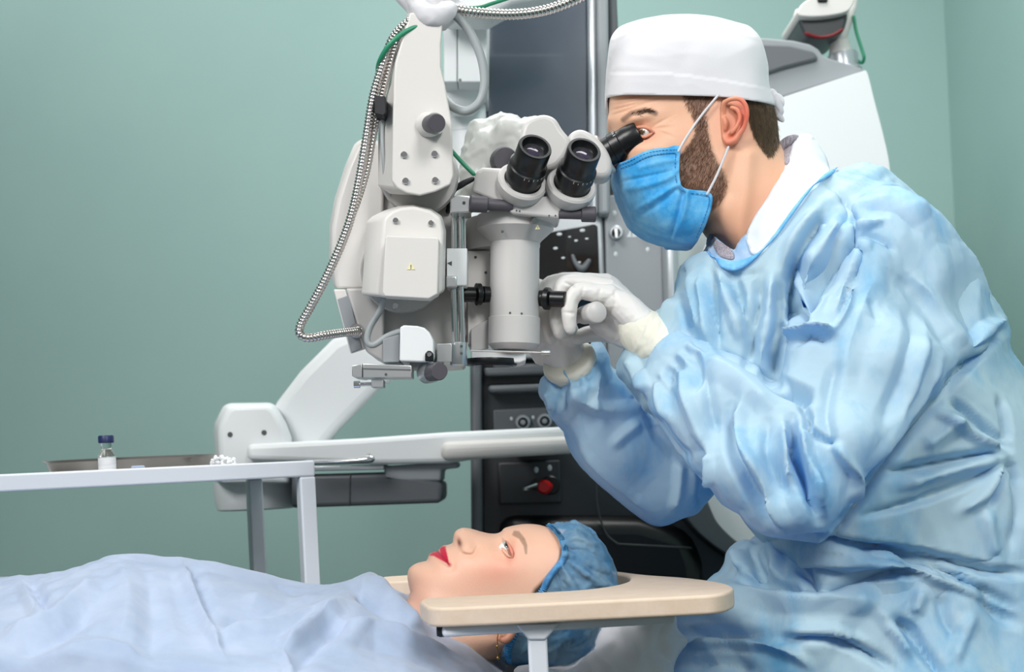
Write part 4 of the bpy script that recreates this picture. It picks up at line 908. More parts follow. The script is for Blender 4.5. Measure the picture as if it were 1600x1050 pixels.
NSo = [(1006, 578), (1003, 606), (1028, 655), (1060, 703), (1110, 764), (1160, 812), (1205, 838), (1262, 851), (1290, 848), (1330, 792), (1395, 702), (1471, 612), (1532, 520), (1545, 440), (1500, 370), (1440, 312), (1380, 296), (1320, 325), (1265, 420), (1230, 500), (1214, 592), (1170, 562), (1130, 545), (1086, 526), (1050, 532)]
NSo = [tuple(p) for p in spline(NSo, 5, True)]; FN = Inflate(NSo, 4.0)
yN = ctrlY([(1030, 570, 1.60), (1110, 640, 1.55), (1190, 730, 1.50), (1270, 800, 1.475), (1330, 700, 1.485), (1400, 570, 1.53), (1450, 430, 1.60), (1380, 330, 1.60), (1290, 400, 1.60), (1530, 450, 1.64), (1240, 520, 1.55)])
G.append(body_from(NSo, lambda u, v: FN.h(u, v, .82, 96), yN, 9))
FSo = [(852, 588), (843, 606), (843, 623), (863, 651), (880, 683), (903, 720), (933, 754), (987, 800), (1028, 823), (1070, 809), (1095, 798), (1127, 758), (1180, 700), (1200, 640), (1120, 600), (1050, 640), (1020, 640), (966, 583), (958, 572), (956, 556), (944, 542), (928, 534), (905, 560), (880, 580)]
FSo = [tuple(p) for p in spline(FSo, 5, True)]; FF = Inflate(FSo, 4.0)
yF = ctrlY([(890, 590, 1.755), (950, 690, 1.80), (1040, 780, 1.83), (1100, 720, 1.83), (1180, 660, 1.80)])
G.append(body_from(FSo, lambda u, v: FF.h(u, v, .85, 90), yF, 9))
LPo = [(1052, 956), (1100, 932), (1122, 908), (1141, 893), (1143, 866), (1155, 850), (1172, 841), (1182, 847), (1201, 830), (1240, 846), (1300, 838), (1420, 800), (1560, 740), (1700, 760), (1760, 900), (1760, 1240), (1040, 1240), (1044, 1100)]
LPo = [tuple(p) for p in spline(LPo, 4, True)]; FL = Inflate(LPo, 6.0)
G.append(body_from(LPo, lambda u, v: FL.h(u, v, .8, 190), ctrlY([(1080, 960, 1.72), (1160, 870, 1.74), (1300, 950, 1.66), (1600, 950, 1.66), (1500, 1150, 1.6), (1100, 1200, 1.66)]), 10))
class _W:
    def __init__(s, me): s.me = me
    def mesh(s, name): return s.me
crease = [
 # armhole seam and the tucks beside it
 ([(1290, 285), (1314, 302), (1335, 343), (1334, 372), (1346, 404), (1325, 460), (1305, 507)], 6, -9, 's'),
 ([(1346, 360), (1335, 410), (1318, 455), (1302, 500)], 12, 8, 'g'),
 ([(1250, 395), (1242, 430), (1238, 470), (1250, 505)], 11, -26, 'g'), ([(1262, 390), (1255, 430), (1252, 476)], 8, 12, 'g'),
 ([(1340, 372), (1308, 415), (1276, 455), (1254, 480)], 11, -22, 'g'), ([(1310, 350), (1280, 395), (1262, 430)], 9, 12, 'g'), ([(1330, 395), (1300, 440), (1272, 478)], 7, 10, 'g'),
 ([(1290, 330), (1260, 375), (1246, 410)], 8, -10, 'g'), ([(1278, 330), (1240, 375), (1226, 420)], 8, 8, 'g'),
 ([(1229, 524), (1262, 511), (1301, 519)], 6, 12, 'g'), ([(1232, 535), (1265, 524), (1302, 530)], 7, -12, 'g'),
 ([(1300, 520), (1325, 480), (1332, 440)], 6, 6, 'g'),
 ([(1330, 350), (1356, 352), (1380, 345)], 5, 5, 'g'), ([(1335, 372), (1365, 372), (1400, 395)], 6, -5, 'g'),
 # chest pleats
 ([(1124, 424), (1138, 470), (1168, 540)], 9, 8, 'g'), ([(1140, 420), (1160, 480), (1172, 545)], 7, -9, 'g'), ([(1206, 430), (1198, 500), (1184, 585)], 9, 9, 'g'), ([(1190, 432), (1182, 500), (1170, 570)], 9, -10, 'g'), ([(1222, 440), (1216, 520), (1206, 600)], 8, -13, 'g'), ([(1232, 430), (1228, 480)], 6, 7, 'g'),
 ([(1062, 412), (1070, 460), (1077, 516)], 6, -12, 'g'), ([(1096, 430), (1100, 480), (1108, 540)], 9, 8, 'g'), ([(1084, 425), (1082, 470), (1092, 520)], 6, 6, 'g'), ([(1110, 420), (1114, 470), (1124, 540)], 6, -7, 'g'), ([(1148, 425), (1160, 430), (1180, 425)], 4, -3, 'g'),
 ([(1018, 500), (1040, 490), (1058, 470)], 8, 6, 'g'), ([(985, 560), (1000, 590), (1010, 612)], 8, 7, 'g'),
 # shoulder and back
 ([(1352, 300), (1400, 300), (1450, 340)], 14, 6, 'g'), ([(1340, 325), (1395, 330), (1440, 370)], 10, -4, 'g'), ([(1345, 262), (1400, 285), (1440, 325)], 5, -4, 's'),
 ([(1400, 430), (1430, 453), (1458, 490), (1476, 522), (1496, 547)], 10, -7, 'g'), ([(1420, 430), (1450, 460), (1480, 505), (1510, 545)], 10, 6, 'g'),
 ([(1577, 510), (1550, 528), (1533, 545), (1500, 580), (1476, 606)], 8, -12, 'g'), ([(1570, 500), (1535, 520), (1510, 560)], 9, 10, 'g'),
 ([(1370, 420), (1340, 500), (1310, 600)], 16, 6, 'g'), ([(1430, 470), (1420, 560), (1380, 660)], 12, -6, 'g'), ([(1445, 520), (1430, 590), (1390, 680)], 8, 6, 'g'), ([(1470, 560), (1440, 620), (1360, 730)], 6, 5, 'g'),
 ([(1310, 560), (1290, 640), (1300, 700)], 10, -7, 'g'), ([(1360, 470), (1370, 500)], 6, -4, 'g'),
 # edge between sleeve and side of the gown
 ([(1480, 612), (1400, 700), (1335, 792), (1292, 852)], 7, -10, 'g'),
 # forearm sleeve
 ([(1217, 600), (1240, 610), (1268, 622)], 10, -20, 'g'), ([(1100, 560), (1150, 590), (1210, 640)], 14, 8, 'g'), ([(1120, 548), (1180, 580), (1215, 610)], 6, -5, 'g'),
 ([(1164, 620), (1155, 660), (1160, 700), (1192, 755), (1230, 828)], 9, 12, 'g'), ([(1148, 640), (1145, 700), (1175, 765), (1205, 820)], 10, -11, 'g'),
 ([(1237, 655), (1238, 700), (1250, 740), (1282, 812)], 8, -22, 'g'), ([(1226, 660), (1226, 710), (1240, 760)], 8, 12, 'g'), ([(1255, 660), (1262, 710), (1285, 780)], 8, 10, 'g'), ([(1262, 670), (1280, 682), (1304, 690)], 6, -12, 'g'), ([(1300, 690), (1320, 715), (1338, 745), (1328, 790)], 7, 8, 'g'), ([(1250, 630), (1262, 650), (1258, 675)], 6, -12, 'g'),
 ([(1078, 560), (1070, 610), (1090, 670), (1110, 710)], 8, 7, 'g'), ([(1052, 565), (1046, 600), (1056, 650)], 6, -6, 'g'), ([(1100, 580), (1110, 630), (1120, 680)], 9, -6, 'g'), ([(1030, 590), (1028, 620), (1042, 655)], 5, 5, 'g'), ([(1086, 548), (1092, 580), (1084, 610)], 5, -6, 'g'), ([(1200, 650), (1200, 710), (1225, 770)], 8, -7, 'g'),
 # far sleeve
 ([(880, 560), (900, 620), (960, 640), (1020, 640)], 9, 6, 'g'), ([(860, 590), (880, 615), (884, 650)], 6, -7, 'g'), ([(855, 612), (862, 640)], 4, 6, 'g'), ([(872, 600), (910, 600), (935, 575)], 6, -5, 'g'), ([(930, 560), (935, 600), (925, 640)], 6, 5, 'g'), ([(955, 700), (975, 680), (1000, 660)], 8, 6, 'g'),
 ([(1085, 690), (1098, 740), (1096, 790)], 7, -9, 'g'), ([(1062, 720), (1060, 770), (1050, 800)], 7, 7, 'g'), ([(1108, 710), (1110, 760)], 5, 7, 'g'), ([(880, 670), (930, 740), (1000, 795)], 6, -5, 'g'), ([(905, 700), (950, 750), (1015, 800)], 8, 5, 'g'), ([(1018, 650), (1050, 700), (1080, 720)], 10, -6, 'g'),
 # gathers at the waist tie
 ([(1577, 700), (1545, 672), (1487, 624)], 6, -12, 'g'), ([(1570, 704), (1520, 680), (1463, 642)], 6, 9, 'g'), ([(1572, 703), (1500, 716), (1440, 728), (1385, 738)], 7, -14, 'g'), ([(1570, 712), (1500, 732), (1400, 762)], 8, 8, 'g'), ([(1575, 716), (1520, 750), (1440, 780), (1345, 806)], 6, -7, 'g'), ([(1577, 722), (1560, 760), (1545, 790)], 5, -10, 'g'), ([(1582, 722), (1590, 755)], 5, -8, 'g'), ([(1568, 722), (1540, 770), (1500, 800)], 8, 7, 'g'), ([(1575, 690), (1572, 660), (1560, 620)], 6, -7, 'g'), ([(1585, 735), (1588, 800), (1580, 860)], 8, -6, 'g'), ([(1540, 800), (1550, 850), (1560, 870)], 9, 6, 'g'), ([(1500, 650), (1470, 680), (1440, 700)], 12, 8, 'g'),
 # lap
 ([(1205, 846), (1300, 848), (1400, 862), (1479, 876), (1540, 890), (1600, 896)], 7, -17, 'g'), ([(1303, 862), (1380, 866), (1450, 884), (1520, 915), (1581, 946)], 7, -14, 'g'), ([(1290, 858), (1380, 876), (1460, 900), (1560, 935)], 8, 10, 'g'), ([(1240, 870), (1310, 880), (1400, 888)], 8, 9, 'g'),
 ([(1274, 926), (1340, 905), (1409, 894), (1450, 900)], 6, -14, 'g'), ([(1150, 905), (1200, 915), (1262, 925)], 7, -14, 'g'), ([(1250, 880), (1266, 905), (1276, 926)], 9, -13, 'g'), ([(1170, 850), (1180, 880), (1190, 905)], 8, -9, 'g'), ([(1150, 862), (1160, 890)], 6, 8, 'g'), ([(1200, 850), (1215, 880), (1210, 905)], 8, 8, 'g'),
 ([(1140, 920), (1220, 935), (1300, 935), (1380, 945)], 14, 9, 'g'), ([(1385, 962), (1420, 985), (1446, 1021), (1475, 1055)], 8, -13, 'g'), ([(1370, 950), (1400, 985), (1430, 1030)], 10, 8, 'g'), ([(1217, 999), (1287, 995), (1340, 1012), (1392, 1042)], 7, -12, 'g'), ([(1230, 990), (1290, 985), (1350, 1005)], 7, 9, 'g'), ([(1061, 1006), (1120, 1003), (1184, 1006), (1240, 1020), (1266, 1044)], 7, 9, 'g'), ([(1061, 994), (1120, 990), (1190, 993)], 9, -10, 'g'), ([(1060, 1040), (1120, 1034), (1180, 1045)], 8, -8, 'g'), ([(1470, 930), (1475, 965), (1500, 1000)], 9, -7, 'g'), ([(1530, 930), (1560, 960), (1590, 975)], 8, -10, 'g'), ([(1520, 960), (1500, 1000), (1490, 1040)], 8, 6, 'g'), ([(1440, 925), (1430, 960)], 8, 7, 'g'),
]
def merge(*ms):
    bm = bmesh.new()
    for g in ms: bm.from_mesh(g)
    m_ = bpy.data.meshes.new('j'); bm.to_mesh(m_); bm.free(); return m_
def flat_ring(a, b, ra, rb):
    q = MB(); q.lathe(P(*a), P(*b), [(0, ra*S(a[2])), (.12, ra*S(a[2])*1.03), (1, rb*S(b[2]))], 32); return q.mesh()
def pleats(cx, cy, ax, n_, r0, ln, amp):
    """gathers running from a cuff"""
    out = []; L_ = math.hypot(*ax); ux, uy = ax[0]/L_, ax[1]/L_; px_, py_ = -uy, ux
    for k in range(n_):
        o = (k-(n_-1)/2)*2*r0/n_; out.append(([(cx+px_*o, cy+py_*o), (cx+px_*o*1.1+ux*ln*.5, cy+py_*o*1.1+uy*ln*.5), (cx+px_*o*1.15+ux*ln, cy+py_*o*1.15+uy*ln)], 3.6, amp*(1 if k % 2 else -1), 'g'))
    return out
def garment(ms, vox, it, gain, cr_=None, a1=.004, seed=1):
    m_ = remeshed(_W(merge(*ms)), vox, it, 'gown'); folds(m_, cr_ or crease, gain)
    tri_folds(m_, a1*1.3, .13, [(1, .3, -.5), (.35, .2, 1)], seed, .9, 4); tri_folds(m_, .0022, .05, [(1, .5, .6), (-.8, .2, 1)], seed+7, 1.1, 7); crumple(m_, .0006, 60, seed+5); return m_
m1 = garment([G[0]], .0033, 5, 2.2); m2 = garment([G[3]], .0036, 5, 2.2, seed=2)
gown = link('gown', merge(m1, m2), 'gown', SU, 180)
sl = garment([G[1], flat_ring((1049, 555, 1.612), (1120, 622, 1.56), 50, 62)], .0028, 5, 2.1, crease+pleats(1052, 560, (.72, .69), 9, 46, 34, 2.8), .005, 3)
link('sleeve', sl, 'gown', gown, 180)
sl = garment([G[2], flat_ring((890, 574, 1.757), (940, 660, 1.79), 43, 56)], .0028, 5, 1.9, crease+pleats(893, 580, (.5, .86), 9, 40, 34, 2.4), .005, 5)
link('sleeve', sl, 'gown', gown, 180)
# neck binding
yT = lambda a, b, off=0: YS-float(hT(np.array([a]), np.array([b]))[0])*S(YS)-off
sp = spline(band, 5); rib = [tuple(p) for p in sp]; off_ = []
for i in range(len(sp)):
    a, b = np.array(sp[max(i-1, 0)]), np.array(sp[min(i+1, len(sp)-1)]); t_ = (b-a)/np.linalg.norm(b-a); off_.append((sp[i][0]-t_[1]*-1*0+t_[1]*12.5*(1 if True else 0), sp[i][1]-t_[0]*-12.5))
rib = [(p[0]-(o[0]-p[0])*.12, p[1]-(o[1]-p[1])*.12) for p, o in zip(sp, off_)]
me = shell(rib+off_[::-1], hT, YS, 4, .0035, wall=0, both=True); bd = link('neck_binding', me, 'gownband', SU, 180); solidify(bd, .002)
# white coat collar and shirt under it
col_o = [(1246, 214), (1236, 236), (1229, 251), (1206, 297), (1177, 343), (1166, 368), (1169, 384), (1176, 397), (1192, 392), (1212, 374), (1238, 340), (1260, 310), (1284, 282), (1296, 268), (1288, 240), (1270, 214), (1258, 210)]
hC = lambda u, v: FT.h(u, v, .74, 215)
def col_extra(u, v):
    d, _, _ = seg_dist(u, v, [(1229, 251), (1206, 297), (1177, 343), (1166, 368)], False); s = -.006*np.exp(-(d/16)**2)
    d, _, _ = seg_dist(u, v, [(1255, 225), (1240, 270), (1215, 315), (1190, 360)], False); return s+.004*np.exp(-(d/12)**2)
me = shell([tuple(p) for p in spline(col_o, 4, True)], hC, YS, 4, .0, extra=col_extra, wall=.03); crumple(me, .0018, 25, 8)
solidify(link('coat_collar', me, 'coat', SU, 180), .0025)
sh_o = [(1218, 226), (1232, 216), (1246, 218), (1240, 240), (1229, 258), (1220, 244)]
me = shell([tuple(p) for p in spline(sh_o, 4, True)], hC, YS, 4, -.004, wall=.03); solidify(link('shirt_collar', me, 'shirt', SU, 180), .002)
sh_o = [(1106, 392), (1104, 376), (1112, 366), (1122, 374), (1146, 390), (1155, 378), (1165, 366), (1172, 384), (1182, 400), (1150, 414), (1120, 408)]
me = shell([tuple(p) for p in spline(sh_o, 4, True)], lambda u, v: FT.h(u, v, .70, 215), YS, 4, .0, wall=.03); crumple(me, .003, 40, 8); solidify(link('shirt_front', me, 'denim', SU, 180), .002)
sh_o = [(1112, 372), (1122, 376), (1143, 390), (1145, 404), (1128, 402), (1118, 392)]
me = shell([tuple(p) for p in spline(sh_o, 4, True)], lambda u, v: FT.h(u, v, .70, 215), YS, 4, .003, wall=.03); crumple(me, .002, 40, 8); solidify(link('shirt_front', me, 'shirt', SU, 180), .002)

# ------------------------------------------------------------------ gloved hands
q = MB()
sweep(q, [(1090, 575, 1.60, 30), (1062, 556, 1.61, 36), (1030, 532, 1.635, 36), (1003, 515, 1.66, 33), (975, 492, 1.668, 34)], 6, 24)
for (kx, ky, Yk, r) in ((955, 466, 1.645, 18), (953, 458, 1.667, 19), (952, 450, 1.689, 19), (950, 448, 1.710, 18)):
    sweep(q, [(1005, 508, 1.655+(Yk-1.678)*.5, 24), (978, 482, Yk, 24), (kx, ky, Yk, r)], 6, 18)
sweep(q, [(1000, 528, 1.66, 24), (965, 512, 1.675, 26), (938, 505, 1.69, 18)], 6, 18)
sweep(q, [(955, 462, 1.645, 17.5), (930, 458, 1.643, 14.5), (906, 455, 1.643, 13.5), (893, 468, 1.643, 12.5), (889, 490, 1.643, 12), (891, 512, 1.645, 10.5)], 6, 16)
sweep(q, [(953, 454, 1.667, 17.5), (915, 443, 1.667, 14.5), (886, 443, 1.667, 13.5), (874, 460, 1.667, 12.5), (870, 495, 1.668, 12), (875, 520, 1.67, 11)], 6, 16)
sweep(q, [(952, 447, 1.689, 17.5), (905, 440, 1.689, 14.5), (870, 442, 1.689, 13.5), (857, 462, 1.689, 12.5), (853, 500, 1.69, 12), (860, 527, 1.69, 11)], 6, 16)
sweep(q, [(950, 445, 1.710, 17.5), (898, 440, 1.711, 14), (862, 443, 1.711, 13), (849, 462, 1.711, 12), (845, 492, 1.711, 11)], 6, 16)
sweep(q, [(985, 528, 1.705, 20), (952, 520, 1.725, 16), (922, 522, 1.73, 13.5), (900, 528, 1.725, 11.5)], 6, 16)
me = remeshed(q, .0013, 4); 
folds(me, [([(985, 545), (1005, 510), (1015, 485)], 3, 2.0, 'g'), ([(993, 552), (1012, 516), (1024, 490)], 3, -2.2, 'g'), ([(972, 541), (990, 512)], 3, 1.6, 'g'), ([(950, 495), (962, 470), (958, 448)], 3, -1.8, 'g'), ([(934, 470), (938, 450)], 3, -2, 'g'), ([(912, 447), (908, 464)], 2.5, -2, 'g'), ([(884, 488), (898, 490)], 2.5, -2, 'g'), ([(880, 440), (900, 450)], 2.5, -1.6, 'g'), ([(955, 535), (985, 512), (1000, 490)], 3, 1.5, 'g')])
crumple(me, .0007, 60, 3); gl = link('glove', me, 'glove', SU, 180)
q = MB(); sweep(q, [(1000, 516, 1.65, 36.5), (1022, 532, 1.635, 39.5), (1055, 556, 1.615, 42.5), (1092, 580, 1.60, 40)], 6, 30)
me = remeshed(q, .0018, 3); folds(me, [([(1000, 562), (1020, 530), (1030, 495)], 4, 3, 'g'), ([(990, 552), (1008, 524), (1020, 488)], 3, 3, 'g'), ([(1008, 568), (1030, 545)], 4, -3, 'g'), ([(1012, 545), (1030, 520), (1038, 500)], 3, -2, 'g')]); crumple(me, .001, 50, 9)
link('glove_cuff', me, 'cuff', SU, 180)
q = MB()
sweep(q, [(905, 598, 1.755, 33), (893, 572, 1.752, 34), (878, 545, 1.75, 36), (866, 520, 1.745, 35)], 6, 24)
sweep(q, [(850, 548, 1.76, 24), (845, 515, 1.75, 24)], 6, 18)
for pl in ([(868, 508, 1.742, 17), (856, 475, 1.735, 14), (845, 450, 1.73, 12), (836, 446, 1.72, 11)], [(855, 505, 1.755, 17), (838, 470, 1.745, 14), (822, 448, 1.735, 12)], [(842, 510, 1.77, 17), (822, 480, 1.76, 14), (806, 460, 1.75, 12)], [(835, 520, 1.785, 16), (812, 500, 1.775, 13), (798, 484, 1.765, 11)], [(888, 525, 1.73, 19), (882, 500, 1.725, 15), (872, 478, 1.725, 13), (862, 466, 1.725, 11)]):
    sweep(q, pl, 6, 16)
me = remeshed(q, .0014, 4); crumple(me, .0006, 60, 4); link('glove', me, 'glove', SU, 180)
q = MB(); c0, c1 = P(887, 560, 1.735), P(912, 612, 1.775); s_ = S(1.75)
q.lathe(c0, c1, [(0, 30*s_), (0, 38*s_), (.04, 42*s_), (.12, 43.5*s_), (.2, 42*s_), (.26, 39.5*s_), (.6, 38*s_), (1, 36*s_)], 48)
me = remeshed(q, .0016, 2); crumple(me, .0009, 60, 4); link('glove_cuff', me, 'cuff', SU, 180)

# ================================================================== patient
YP = 1.65
PT = empty('person', P(700, 960, YP), 'woman lying on her back in a blue bouffant cap with red lipstick', 'person')
face_p = [(641, 925), (638, 912), (636.5, 900), (639, 889), (648, 881.5), (658, 878.5), (665, 877), (668.5, 872), (670.5, 866.5), (675, 863.5), (679, 862.5), (684, 860.5), (688, 856), (691.5, 853), (697, 852.3), (703, 850.5), (707, 847.5), (708, 842), (709, 835), (713, 829), (721, 825), (729, 825), (740, 827.5), (751, 831), (765, 834), (776, 833.8), (783, 830.6), (788, 825.5), (802, 821.5), (821, 819), (839, 819.6), (853, 823)]
head_b = [(870, 826), (905, 832), (933, 850), (952, 880), (959, 915), (955, 955), (938, 995), (905, 1024), (865, 1036), (825, 1036), (800, 1026), (780, 1028), (760, 1040), (720, 1060), (640, 1080), (400, 1100), (200, 1110), (-60, 1110), (-60, 960), (200, 945), (400, 950), (540, 962), (600, 960), (625, 950), (634, 945)]
bo = [tuple(p) for p in spline(face_p, 4)]+[tuple(p) for p in spline(head_b, 4)]
FP = Inflate(bo, 2.5); hmP = lambda u, v: 96+70*np.clip((640-u)/160, 0, 1)
hP = lambda u, v: FP.h(u, v, .80, hmP)
def cr(u, v, pl, wd, am):
    d, t, _ = seg_dist(u, v, [tuple(p) for p in spline(pl, 5)] if len(pl) > 2 else pl, False); return am*np.exp(-(d/wd)**2)
def sculpt_p(u, v):
    s = -8*gauss(u, v, 790, 857, 14, 11, 60)-5*gauss(u, v, 776, 850, 12, 8, 30)+4.5*gauss(u, v, 789, 860, 7.5, 6)          # socket, eye bulge
    s += 4*gauss(u, v, 770, 885, 30, 18)+3*gauss(u, v, 812, 838, 8, 20, 20)                                          # cheek, brow bone
    s += 7*gauss(u, v, 728, 851, 9, 8)-4*gauss(u, v, 743, 858, 7, 9, 40)+cr(u, v, [(708, 846), (718, 853), (728, 862), (738, 862)], 3, 2.5)+cr(u, v, [(724, 866), (738, 867), (746, 856)], 2.6, -2.6)  # nostril wing
    s += -6*gauss(u, v, 717.5, 847.5, 2.6, 5.2, -14)                                                                        # nostril
    s += cr(u, v, [(693, 855), (699, 866), (702, 881)], 3.2, 3.2)+cr(u, v, [(677, 866), (688, 873), (701, 882)], 3.5, 3.0)+cr(u, v, [(684, 861), (691, 870), (701, 882)], 1.6, -3.5)  # lips
    s += -3*gauss(u, v, 704, 885, 6, 6)-3*gauss(u, v, 668, 880, 8, 5, 40)+3.5*gauss(u, v, 652, 895, 12, 10)
    s += cr(u, v, [(650, 930), (690, 945), (760, 965), (800, 980)], 14, 4)+cr(u, v, [(660, 965), (720, 980), (780, 990)], 12, -5)
    s += -3*gauss(u, v, 835, 860, 16, 22)
    return s
me = body_from(bo, hP, YP, 1.9, sculpt_p)
u, v = attrs(me)
def band_(pl, w0, w1=None):
    d, t, _ = seg_dist(u, v, [tuple(p) for p in spline(pl, 5)] if len(pl) > 2 else pl, False); return np.clip(1.3-d/w0, 0, 1)
upper = [(686, 857.5), (691, 853.2), (696, 853), (699, 866), (702.5, 882.5), (697, 878), (690, 869)]
lower = [(669, 868), (675, 863), (684, 861.5), (690, 869), (697, 877), (702, 882.5), (690, 876), (678, 869)]
sk = [(gauss(u, v, 779, 892, 26, 14, -15)*.42, 'ea9683'), (gauss(u, v, 740, 900, 60, 30)*.15, 'eda58e'), (gauss(u, v, 799, 866, 4.5, 11, 10)*.6, 'cf6f5e'), (gauss(u, v, 800, 852, 5, 10, -10)*.3, 'd08a76'), (gauss(u, v, 717.5, 848, 2.4, 5, -14)*1., '6a2a20'), (gauss(u, v, 650, 925, 30, 16)*.25, 'c48a80'),
      (np.maximum(np.maximum(soft(upper, u, v, 1.5), soft(lower, u, v, 1.5)), cr(u, v, [(682, 861), (690, 868), (697, 876), (702, 882)], 2.6, 1.0)), 'c8153c'), (cr(u, v, [(684, 861), (691, 870), (701, 882)], 1.2, .7), '6d0a20'),
      (np.clip(soft([(803, 829), (811, 830), (820, 841), (824, 852), (823.5, 866), (820.5, 866), (818, 853), (811, 842), (800, 836)], u, v, 2.5), 0, .7), '8a6a56'),
      (soft([(880, 840), (1000, 800), (1000, 1100), (790, 1100), (812, 965), (834, 920), (850, 904), (870, 884)], u, v, 6), '3a2e28')]
paint(me, 'e6b89e', sk, u, v)
pb = link('body', me, 'skin', PT, 180)
yPf = lambda a, b, off=0: YP-float((hP(np.array([a]), np.array([b]))+sculpt_p(np.array([a]), np.array([b])))[0])*S(YP)-off
# eye: almond between lids
q = MB(); ec = P(789.5, 857.5, yPf(789.5, 857.5, -.0062)); q.sphere(ec, .0080, nu=32, nv=24); me = q.mesh()
eu, ev = proj(getco(me)); c_ = np.tile(np.array(lin('f1ece9')[:3]), (len(me.vertices), 1)); dd = np.hypot((eu-792)/3.4, (ev-851.5)/5); c_[dd < 1] = lin('5f6f62')[:3]; c_[dd < .45] = lin('15110f')[:3]
a_ = me.color_attributes.new('Col', 'FLOAT_COLOR', 'POINT'); a_.data.foreach_set('color', np.concatenate([c_, np.ones((len(c_), 1))], 1).reshape(-1)); link('eye', me, 'eye', PT, 180)
q = MB(); sweep(q, [(782, 850, yPf(782, 850, .000), 1.6), (787, 860, yPf(787, 860, .0018), 2.2), (794, 868, yPf(794, 868, .0018), 2.4), (800, 871, yPf(800, 871, 0), 1.4)], 6, 10)
me = q.mesh(); paint(me, 'eab49a', [], None, None); link('eyelid', me, 'skin', PT, 180)
q = MB(); sweep(q, [(791, 846, yPf(791, 846, .0008), 1.4), (796, 853, yPf(796, 853, .0024), 2.4), (800, 863, yPf(800, 863, .0018), 3.0), (801, 871, yPf(801, 871, 0), 1.4)], 6, 10)
me = q.mesh(); paint(me, 'd98a76', [], None, None); link('eyelid', me, 'skin', PT, 180)
q = MB()
for k in range(22):
    t = k/21; x0 = 791+t*8; y0 = 845+t*24; y_ = yPf(x0, y0, .003)
    l = 5+5*math.sin(math.pi*min(1, t*1.2+.2)); q.tube([P(x0, y0, y_), P(x0-l*.5, y0-2.2+t*2, y_-.0028), P(x0-l*.9, y0-6+t*3, y_-.004)], [.00016, .00012, .00005], 4)
q.build('eyelashes', 'hair2', PT, smooth=None)
surfP = lambda a, b: YP-(hP(a, b)+sculpt_p(a, b))*S(YP)
strands('eyebrow', 'brow', PT, [(803, 829), (811, 830), (820, 841), (824, 852), (823.5, 866), (820.5, 866), (818, 853), (811, 842), (800, 836)], 420, surfP, lambda x, y: ((.55, .83) if y < 848 else (.0, 1.)), 6, .00013, .12, 9)
# nostril
# ear hint and earring below the board
q = MB(); ye = yPf(795, 985)
sweep(q, [(780, 996, ye-.004, 5), (790, 1000, ye-.008, 6), (800, 990, ye-.008, 6), (806, 975, ye-.01, 6), (800, 962, ye-.008, 5), (788, 966, ye-.005, 5)], 6, 12); me = q.mesh(); paint(me, 'd99a80', [], None, None); link('ear', me, 'skin', PT, 180)
q = MB(); q.tube([P(779, 985, ye-.012), P(777, 1000, ye-.012), P(778, 1028, ye-.010)], .0007, 8); q.sphere(P(779, 988, ye-.012), .0022, nu=10, nv=8); q.sphere(P(777, 1010, ye-.012), .0017, nu=10, nv=8); q.sphere(P(778, 1028, ye-.010), .002, nu=10, nv=8); q.build('earring', 'gold', PT)
# hair inside the cap
ho = [tuple(p) for p in spline([(880, 832), (910, 836), (936, 855), (952, 885), (960, 920), (956, 960), (938, 1000), (905, 1030), (860, 1042), (820, 1040), (796, 1020), (802, 990), (834, 945), (858, 908), (876, 880)], 5, True)]
FHp = Inflate([tuple(p) for p in spline(face_p+[(872, 819), (896, 817), (920, 828), (940, 848), (956, 876), (965, 905), (968, 950), (955, 1000), (925, 1034), (880, 1049), (820, 1046), (788, 1034)]+head_b[11:], 4, True)], 3)
hHp = lambda u, v: FHp.h(u, v, .80, hmP)
me = shell(ho, lambda u, v: FHp.h(u, v, .77, lambda a, b: hmP(a, b)-2), YP, 4, -.0005, wall=.03); crumple(me, .003, 40, 4); solidify(link('hair', me, 'hair2', PT, 180), .004)
co_ = [(853, 821), (862, 824), (870, 817), (884, 820), (896, 814), (914, 822), (930, 832), (942, 848), (956, 874), (965, 905), (968, 950), (955, 1000), (925, 1034), (880, 1049), (820, 1046), (786, 1032), (786, 1012), (800, 984), (822, 950), (842, 924), (846, 915), (852, 900), (868, 882), (878, 868), (877, 850), (868, 836)]
def cap_ex(u, v):
    s = .004+.006*np.clip((u-870)/60, 0, 1)
    for pl, wd, am in (([(884, 866), (905, 885), (940, 912), (962, 918)], 7, .009), ([(888, 872), (920, 890), (950, 900)], 5, -.006), ([(878, 850), (900, 840), (930, 850)], 5, .005), ([(880, 860), (915, 862), (950, 880)], 4, -.004), ([(876, 880), (890, 905), (900, 930)], 5, .006), ([(868, 895), (876, 915), (880, 940)], 5, -.005), ([(882, 830), (905, 828), (930, 840)], 3, -.004)):
        d, t, _ = seg_dist(u, v, [tuple(p) for p in spline(pl, 5)], False); s = s+am*np.exp(-(d/wd)**2)
    return s
me = shell([tuple(p) for p in spline(co_, 4, True)], hHp, YP, 2.6, 0, extra=cap_ex, wall=.03); crumple(me, .003, 38, 11); crumple(me, .0012, 90, 2)
bc = link('bouffant_cap', me, 'bouf', PT, 180)
# gathered elastic edge: zig-zag ruffle
q = MB(); el = spline([(856, 822), (866, 832), (874, 846), (878, 862), (874, 876), (862, 890), (852, 905), (843, 922), (822, 952), (802, 984), (788, 1015), (790, 1034)], 16)
pp = []
for i, (x, y) in enumerate(el):
    z_ = (1 if i % 2 else -1); pp.append(P(x+5+z_*3.2, y+z_*2.0, YP-float(hHp(np.array([x]), np.array([y]))[0])*S(YP)-.006-.002*z_))
q.tube(pp, .0021, 8); q.build('elastic_edge', 'bband', bc, smooth=180)

